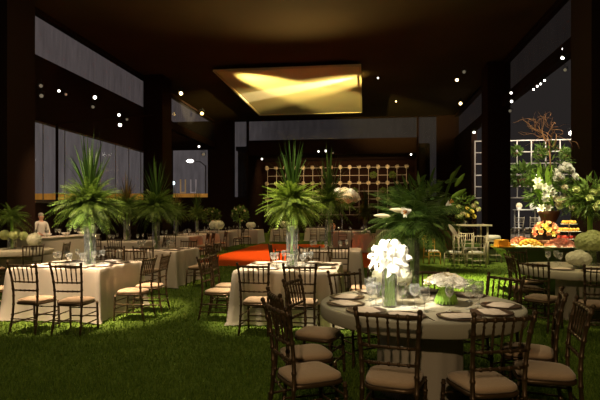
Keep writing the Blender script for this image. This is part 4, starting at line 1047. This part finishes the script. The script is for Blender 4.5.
# garden beyond the right bay
g = MB(); g.add([(RX + .3, -5, -.02), (40, -5, -.02), (40, 70, -.02), (RX + .3, 70, -.02)], [(0, 1, 2, 3)]); structure(g.build('floor_outside', M['soil'], smooth=False))
g = MB(); g.add([(-90, -5, -.03), (-15.3, -5, -.03), (-15.3, 120, -.03), (-90, 120, -.03)], [(0, 1, 2, 3)]); structure(g.build('ground_street', M['soil'], smooth=False))
dk = MB(); dk.box((11.2, 24.5, .22), (9.2, 13, .44)); structure(dk.build('floor_deck', M['deck'], smooth=False))
lattice('garden_lattice', 'white lattice hung with ferns in the garden beyond the right bay', 6.36, 30.2, 2.55, 7, 5, .78, .66, .06, M['latt'])
for k, (x, z, sc, lab) in enumerate(((8.45, 4.9, .85, 'small round plant high on the white garden lattice, next to the far right column'), (8.6, 3.2, 1.75, 'large fern low on the white garden lattice, next to the far right column'), (9.75, 4.75, .9, 'green fern high on the white garden lattice behind the willow twigs'), (10.75, 3.0, .95, 'fern low on the white garden lattice behind the urn of roses'), (11.1, 4.7, .85, 'fern at the right end of the white garden lattice'))):
    place(hp, lab, (x, 30.1 - .62 * sc, z), k, 'plants on the garden lattice', sc)
GT = px2w(527, 25.5)
t = thing('garden_table', 'white high table on the deck beyond the right bay', 'table', (*GT, .44))
MB().box((0, 0, 1.38), (1.15, .8, .05)).build('tabletop', M['white'], t, smooth=False)
for sx in (-1, 1):
    for sy in (-1, 1): MB().box((sx * .5, sy * .33, .68), (.05, .05, 1.36)).build('leg', M['white'], t, smooth=False)
for k, (px, d, lab) in enumerate(((517, 24.6, 'white chair in front of the garden high table, left one'), (531, 24.5, 'white chair in front of the garden high table, right one'))):
    place(CW, lab, (*px2w(px, d), .44), A + .15 * k, 'white chairs on the deck', 1.12)
hydra(519, 25.6, 'small white flower bowl at the left of the garden high table', 31, .14, 1, 'rose', 1.847, .08)
hydra(533, 25.6, 'small cream flower bowl at the right of the garden high table', 32, .14, 1, 'petal', 1.847, .08)

# street beyond the left windows
t = thing('street_building', 'low building beyond the windows with an orange lit fascia', 'building', (*px2w(110, 52), 0), A)
MB().box((0, 0, 1.4), (24, 3, 2.8)).build('wall', M['bldg'], t, smooth=False); MB().box((0, -1.55, 3.45), (24, .2, .62)).build('fascia', M['lit_o'], t, smooth=False); MB().box((0, 0, 3.0), (24.4, 3.2, .4)).build('roof', M['bldg'], t, smooth=False)
sgn = thing('letter_sign', 'row of pale letter strokes standing on the lit fascia', 'sign', (*px2w(185, 50.4), 3.78), A)
for k, (px, m) in enumerate(((180.6, 'lit_so'), (190.8, 'lit_s'))):
    x0 = (px - 185) / 500 * 50.4; b = MB(); wd = .52 if k else .48
    b.box((x0, 0, .72), (.11, .1, 1.36)); b.box((x0 + wd, 0, .72), (.11, .1, 1.36)); b.box((x0 + wd / 2, 0, .09), (wd, .1, .12)); b.build('letter', M[m], sgn, smooth=False)
lp = px2w(205.5, 60)
t = thing('street_lamp', 'street lamp shining white through the back left window', 'street lamp', (*lp, 0), A)
MB().tube([(0, 0, 0), (0, 0, 7.6)], .10, 8).build('pole', M['pole'], t); MB().tube([(0, 0, 7.5), (-.6, 0, 8.0), (-1.7, 0, 8.15)], .06, 8).build('arm', M['pole'], t)
b = MB(); b.ball((-1.85, 0, 8.1), .34, 8, (1.3, 1, .6)); b.build('lamp_head', M['lens_w'], t)
for k, (px, y, d, m, lab) in enumerate(((173.5, 184, 55, 'lit_b', 'small bluish flood light at the left of the back left window'), )):
    t = thing('flood_light', lab, 'street lamp', (*px2w(px, d), 0), A); z = zat(y, d)
    MB().tube([(0, 0, 0), (0, 0, z)], .06, 6).build('pole', M['pole'], t); MB().ball((0, -.1, z + .1), .2, 6).build('lamp_head', M[m], t)

# ================================================================== STAGE LAMPS AND THE LIT CEILING PANEL
def lamp_proto(name, lens):
    t = thing(name, '', 'stage lamp')
    b = MB(); b.lathe([(.055, -.26), (.10, -.24), (.11, -.05), (.125, 0), (.115, 0), (.10, -.03)], 16, cap1=True); b.build('lamp_can', M['lampbody'], t)
    b = MB(); b.lathe([(.100, -.02), (.06, -.004), (.005, .0)], 16); b.build('lens', M[lens], t)
    b = MB(); b.tube([(-.135, 0, -.12), (-.14, .1, -.12), (-.14, .22, -.12), (.14, .22, -.12), (.14, .1, -.12), (.135, 0, -.12)], .012, 6); b.tube([(0, .22, -.12), (0, .34, -.12)], .02, 6); b.build('yoke', M['lampbody'], t)
    return t
LW, LO, LYl, LD = (lamp_proto('stage_spotlight', k) for k in ('lens_w', 'lens_o', 'lens_y', 'lens_d'))
SPEC = [  # pixel x, y, distance, lens, scale, label
    (41, 86, 17.6, LD, 1.0, 'dark stage lamp nearest the near left column, upper one'), (41.5, 96, 17.6, LD, 1.1, 'dark stage lamp nearest the near left column, lower one'),
    (59, 91, 18.6, LW, .7, 'small lit stage lamp under the left beam, first from the near column'), (66, 94.5, 18.9, LD, .8, 'dim stage lamp beside the first lit one under the left beam'),
    (95, 97.5, 20.6, LW, 1.15, 'bright stage lamp under the left beam, middle of the row'), (93, 107, 20.6, LD, 1.0, 'dim stage lamp below the bright middle one under the left beam'),
    (119, 115, 22.6, LW, 1.0, 'bright stage lamp near the far left column, upper one'), (120, 125, 22.6, LW, 1.2, 'bright stage lamp near the far left column, lower one'), (127, 119.5, 23.0, LD, .9, 'dim stage lamp right of the pair by the far left column'),
    (181, 93.5, 22.0, LYl, 1.3, 'amber stage lamp with a yellow beam beside the ceiling panel, left'), (202, 113.5, 31.5, LO, 1.7, 'orange stage lamp glowing at the back left corner'),
    (199, 146.5, 33.5, LW, 1.1, 'small white lamp above the back left window, upper one'), (203.5, 154.5, 33.5, LD, 1.8, 'white lamp at the corner of the back left window, lower one'),
    (262, 159, 35.4, LW, 1.0, 'small white lamp at the left end of the back opening'), (411, 154.5, 35.2, LW, 1.0, 'small white lamp at the right end of the back opening'),
    (318.5, 151.5, 35.4, LW, .9, 'white lamp on the back beam, left of three'), (326, 151, 35.4, LW, 1.2, 'white lamp on the back beam, middle of three'), (333, 153, 35.4, LD, .9, 'white lamp on the back beam, right of three'),
    (457, 80, 22.0, LYl, 1.1, 'amber stage lamp right of the ceiling panel, upper one'), (460.5, 103.5, 22.0, LYl, 1.1, 'amber stage lamp right of the ceiling panel, lower one'), (464, 72, 22.0, LD, 1.2, 'dark stage lamp above the amber pair on the right'),
    (474, 132.5, 22.0, LW, .9, 'small white lamp beside the far right column'),
    (511, 93, 20.5, LW, .75, 'white lamp under the right beam by the far column, upper one'), (511.5, 101.5, 20.5, LW, .9, 'white lamp under the right beam by the far column, middle one'), (510, 111, 20.5, LD, 1.0, 'dim lamp under the right beam by the far column, lower one'),
    (533.5, 89.5, 18.2, LW, .62, 'white lamp in the row of four under the right beam, first'), (537.2, 86.3, 18.0, LW, .62, 'white lamp in the row of four under the right beam, second'), (540.5, 84, 17.8, LW, .62, 'white lamp in the row of four under the right beam, third'), (544.5, 80.5, 17.6, LW, .62, 'white lamp in the row of four under the right beam, fourth'),
    (563.5, 49, 15.8, LW, .8, 'white lamp at the near right column, upper one'), (562.5, 58, 15.8, LW, .9, 'white lamp at the near right column, middle one'), (565, 70, 15.8, LD, .9, 'dark lamp at the near right column, lower one'),
    (378, 78, 22.0, LW, .6, 'tiny lamp on the ceiling right of the lit panel, left one'), (396, 101.5, 27.0, LYl, .6, 'tiny lamp on the back wall right of the lit panel'),
    (571, 133, 29.4, LW, 2.2, 'bright lamp at the top right of the garden lattice'), (537, 173.5, 26.2, LW, 1.6, 'bright lamp low on the garden lattice')]
for px, y, d, pr, sc, lab in SPEC:
    if px < 150: d = 10.5 / (SA - (px - 300) / 500 * CA)         # hung along the left wall
    wx, wy = px2w(px, d); z = zat(y, d)
    o = place(pr, lab, (wx, wy, z), 0, None, sc * .58)
    tgt = Vector((-2 + (px - 300) * .008, 9 if d < 30 else 14, 1.2)) - Vector((wx, wy, z))
    o.rotation_mode = 'QUATERNION'; o.rotation_quaternion = tgt.to_track_quat('Z', 'Y')
PX0, PX1, PY0, PY1, PZ = -7.0, -.22, 22.7, 33.0, 8.3
t = thing('ceiling_panel', 'large rectangular fabric panel on the ceiling washed by yellow beams', 'ceiling panel', ((PX0 + PX1) / 2, (PY0 + PY1) / 2, PZ))
MB().box((0, 0, .02), (PX1 - PX0, PY1 - PY0, .04)).build('fabric', M['greyfab'], t, smooth=False)
for x, y, sx, sy in ((0, -(PY1 - PY0) / 2, PX1 - PX0 + .1, .1), (0, (PY1 - PY0) / 2, PX1 - PX0 + .1, .1), (-(PX1 - PX0) / 2, 0, .1, PY1 - PY0), ((PX1 - PX0) / 2, 0, .1, PY1 - PY0)):
    MB().box((x, y, 0), (sx, sy, .09)).build('frame', M['ivory'], t, smooth=False)

# ================================================================== LIGHT
def spot(name, pos, tgt, energy, half_deg, col=(1, .80, .55), blend=.5, size=.05):
    l = bpy.data.lights.new(name, 'SPOT'); l.energy = energy; l.spot_size = math.radians(2 * half_deg); l.spot_blend = blend; l.color = col; l.shadow_soft_size = size
    o = bpy.data.objects.new(name, l); COL.objects.link(o); o.location = pos
    o.rotation_euler = (Vector(tgt) - Vector(pos)).to_track_quat('-Z', 'Y').to_euler(); return o
def area(name, pos, tgt, energy, sx, sy, col):
    l = bpy.data.lights.new(name, 'AREA'); l.shape = 'RECTANGLE'; l.size = sx; l.size_y = sy; l.energy = energy; l.color = col
    o = bpy.data.objects.new(name, l); COL.objects.link(o); o.location = pos
    o.rotation_euler = (Vector(tgt) - Vector(pos)).to_track_quat('-Z', 'Y').to_euler(); return o
WARM = (1, .69, .40); AMB = (1, .66, .34)
am = px2w(389.5, 4.12)
spot('spot_amaryllis', (am[0] - 1.9, am[1] - 3.4, 5.2), (am[0] + .02, am[1], 1.02), 7500, 3.3, (1, .90, .74), .8)
spot('spot_front_table', (w1[0] - 2.0, w1[1] - 2.2, 7.6), (w1[0], w1[1], .8), 2300, 7.2, (1, .82, .56), 1.0)
spot('spot_middle_table', (c2[0] - .8, c2[1] - .5, 7.7), (c2[0], c2[1], .8), 7500, 12, (1, .80, .52), .9)
spot('spot_middle_vase', (c2[0] + .6, c2[1] - 5.2, 4.6), (c2[0], c2[1], .92), 7500, 3.4, (1, .88, .66), .8)
spot('spot_left_table', (c4[0] + .3, c4[1] - 1.8, 7.6), (c4[0] + .1, c4[1] - .1, .7), 9500, 12.5, (1, .74, .48), .9)
spot('spot_left_vase', (c4[0] + 1.5, c4[1] - 5.2, 4.6), (v4[0], v4[1], .92), 7500, 3.4, (1, .88, .66), .8)
spot('spot_second_left', (c5[0] + .6, c5[1] - 2, 7.6), (c5[0], c5[1], .9), 2000, 11, WARM, .9)
spot('spot_behind_middle', (c3[0] + .6, c3[1] - 2, 7.6), (c3[0], c3[1], .9), 1800, 10, WARM, .9)
spot('spot_far_left', (c8[0] + 1, c8[1] - 3.5, 7.0), (c8[0], c8[1], .9), 2600, 11, WARM, .9)
for px, d, *_r in FAR:
    c = px2w(px, d); spot('spot_far_table', (c[0] + .6, c[1] - 2.4, 7.6), (c[0], c[1], .9), 1300, 11, (1, .68, .38), .9)
for px, d, *_r in BACKT:
    c = px2w(px, d); spot('spot_back_table', (c[0] + .4, c[1] - 3.0, 7.6), (c[0], c[1], .9), 950, 11, (1, .72, .40), .9)
c = px2w(342, 24); spot('spot_flower_cloud', (c[0], c[1] - 3.5, 7.4), (c[0], c[1], 2.3), 2200, 6, (1, .84, .55), .8)
spot('spot_serving', (-7.4, 12.4, 7.4), (-9.6, 15.0, .9), 2600, 16, WARM, .9)
spot('spot_right_table', (w9[0] - 1.6, w9[1] - 2.2, 7.6), (w9[0], w9[1], .9), 1200, 10.5, (1, .78, .40), .9)
spot('spot_buffet', (bw[0] - 1.0, bw[1] - 2.4, 7.6), (bw[0] - .3, bw[1], 1.1), 3000, 11, (1, .80, .46), .9)
u = px2w(549, ud); spot('spot_urn', (u[0] - 1.6, u[1] - 3.2, 7.4), (u[0], u[1], 2.4), 2600, 13, (1, .86, .56), .9)
c = px2w(470, 15.6); spot('spot_cocktail', (c[0] - .8, c[1] - 2.6, 7.6), (c[0], c[1], .8), 3200, 15, (1, .82, .46), .9)
gl = cam2w(4.1, 10.9); spot('spot_lawn_right', (gl[0] - 1, gl[1] - 1, 7.8), (gl[0], gl[1], 0), 14000, 16, (.95, .90, .35), 1.0)
cp = (-2.35, 20.5, 0); spot('spot_carpet', (-2.5, 19.5, 8.0), (-3.0, 19.0, 0), 3400, 22, (1, .46, .16), .6)
spot('beam_left', (*px2w(183, 21.5), 6.9), (-3.2, 27.6, PZ), 13000, 15, (1, .74, .18), .7, .1)
spot('beam_right', (*px2w(455, 21.6), 7.5), (-5.6, 27.5, PZ), 36000, 5.0, (1, .84, .42), .5, .06)
spot('beam_right_low', (*px2w(458, 21.6), 6.4), (-3.6, 27.0, PZ), 11000, 14, (1, .70, .18), .8, .1)
spot('beam_orange', (*px2w(204, 31.0), 7.9), (-8.5, 27, 0), 900, 14, (1, .45, .10), .9, .1)
area('lattice_wash', (-2.4, 41.2, 5.9), (-2.4, 43.3, 3.6), 230, 11, .3, (1, .62, .28))
area('garden_wash', (10.5, 27.4, 7.4), (10.0, 30, 3.4), 620, 6, .5, (1, .86, .70))
gt = GT; spot('spot_garden', (gt[0] - 1.5, gt[1] - 4, 6.3), (gt[0] + .2, gt[1], 1.4), 2600, 14, (1, .86, .66), .8)
area('general_fill', (-2.6, 8.0, 8.3), (-2.6, 8.5, 0), 215, 9, 9, (1, .80, .46))  # added soft overhead fill that lifts the chairs and grass
spot('front_spot', (-.3, -2.6, 3.4), (-.6, 6.5, .5), 320, 36, (1, .70, .38), .6, .06)
spot('ceiling_fill', (-2.4, 20.0, 5.4), (-2.4, 13, CZ), 950, 72, (1, .76, .30), 1.0, .3)  # added light with no fixture, gives the ceiling its warm glow
fp = px2w(588, 9.7); spot('spot_fern_right', (fp[0] - 1.2, fp[1] - 3.0, 7.4), (fp[0], fp[1], 1.6), 2200, 9, (1, .88, .55), .9)
pp = px2w(405, 4.6); spot('spot_palm', (pp[0] - 2.2, pp[1] - 2.6, 7.4), (pp[0] - .25, pp[1], 1.35), 2600, 4.6, (1, .88, .60), .9)

w_ = bpy.data.worlds.new('night'); bpy.context.scene.world = w_; w_.use_nodes = True
nt = w_.node_tree; bg = nt.nodes['Background']
tc = nt.nodes.new('ShaderNodeTexCoord'); sp = nt.nodes.new('ShaderNodeSeparateXYZ'); nt.links.new(tc.outputs['Generated'], sp.inputs[0])
r = nt.nodes.new('ShaderNodeValToRGB'); mr = nt.nodes.new('ShaderNodeMapRange'); mr.inputs['From Min'].default_value = -1; mr.inputs['From Max'].default_value = 1
nt.links.new(sp.outputs['X'], mr.inputs['Value']); nt.links.new(mr.outputs['Result'], r.inputs['Fac'])
e = r.color_ramp.elements; e[0].position = .18; e[0].color = (.135, .118, .116, 1); e[1].position = .62; e[1].color = (.019, .016, .015, 1)
x = e.new(.36); x.color = (.075, .066, .068, 1); x = e.new(.42); x.color = (.030, .026, .026, 1)
nt.links.new(r.outputs['Color'], bg.inputs['Color']); bg.inputs['Strength'].default_value = 1.0

# ================================================================== CAMERA
cam = bpy.data.cameras.new('camera'); co = bpy.data.objects.new('camera', cam); COL.objects.link(co)
co.location = (0, 0, EYE); co.rotation_euler = (PI / 2, 0, A)
cam.sensor_width = 36; cam.lens = 30; cam.shift_y = 16 / 600; cam.clip_end = 300
sc = bpy.context.scene; sc.camera = co
sc.view_settings.view_transform = 'Standard'; sc.view_settings.look = 'None'; sc.view_settings.exposure = 0; sc.view_settings.gamma = 1
sc.view_settings.use_curve_mapping = False
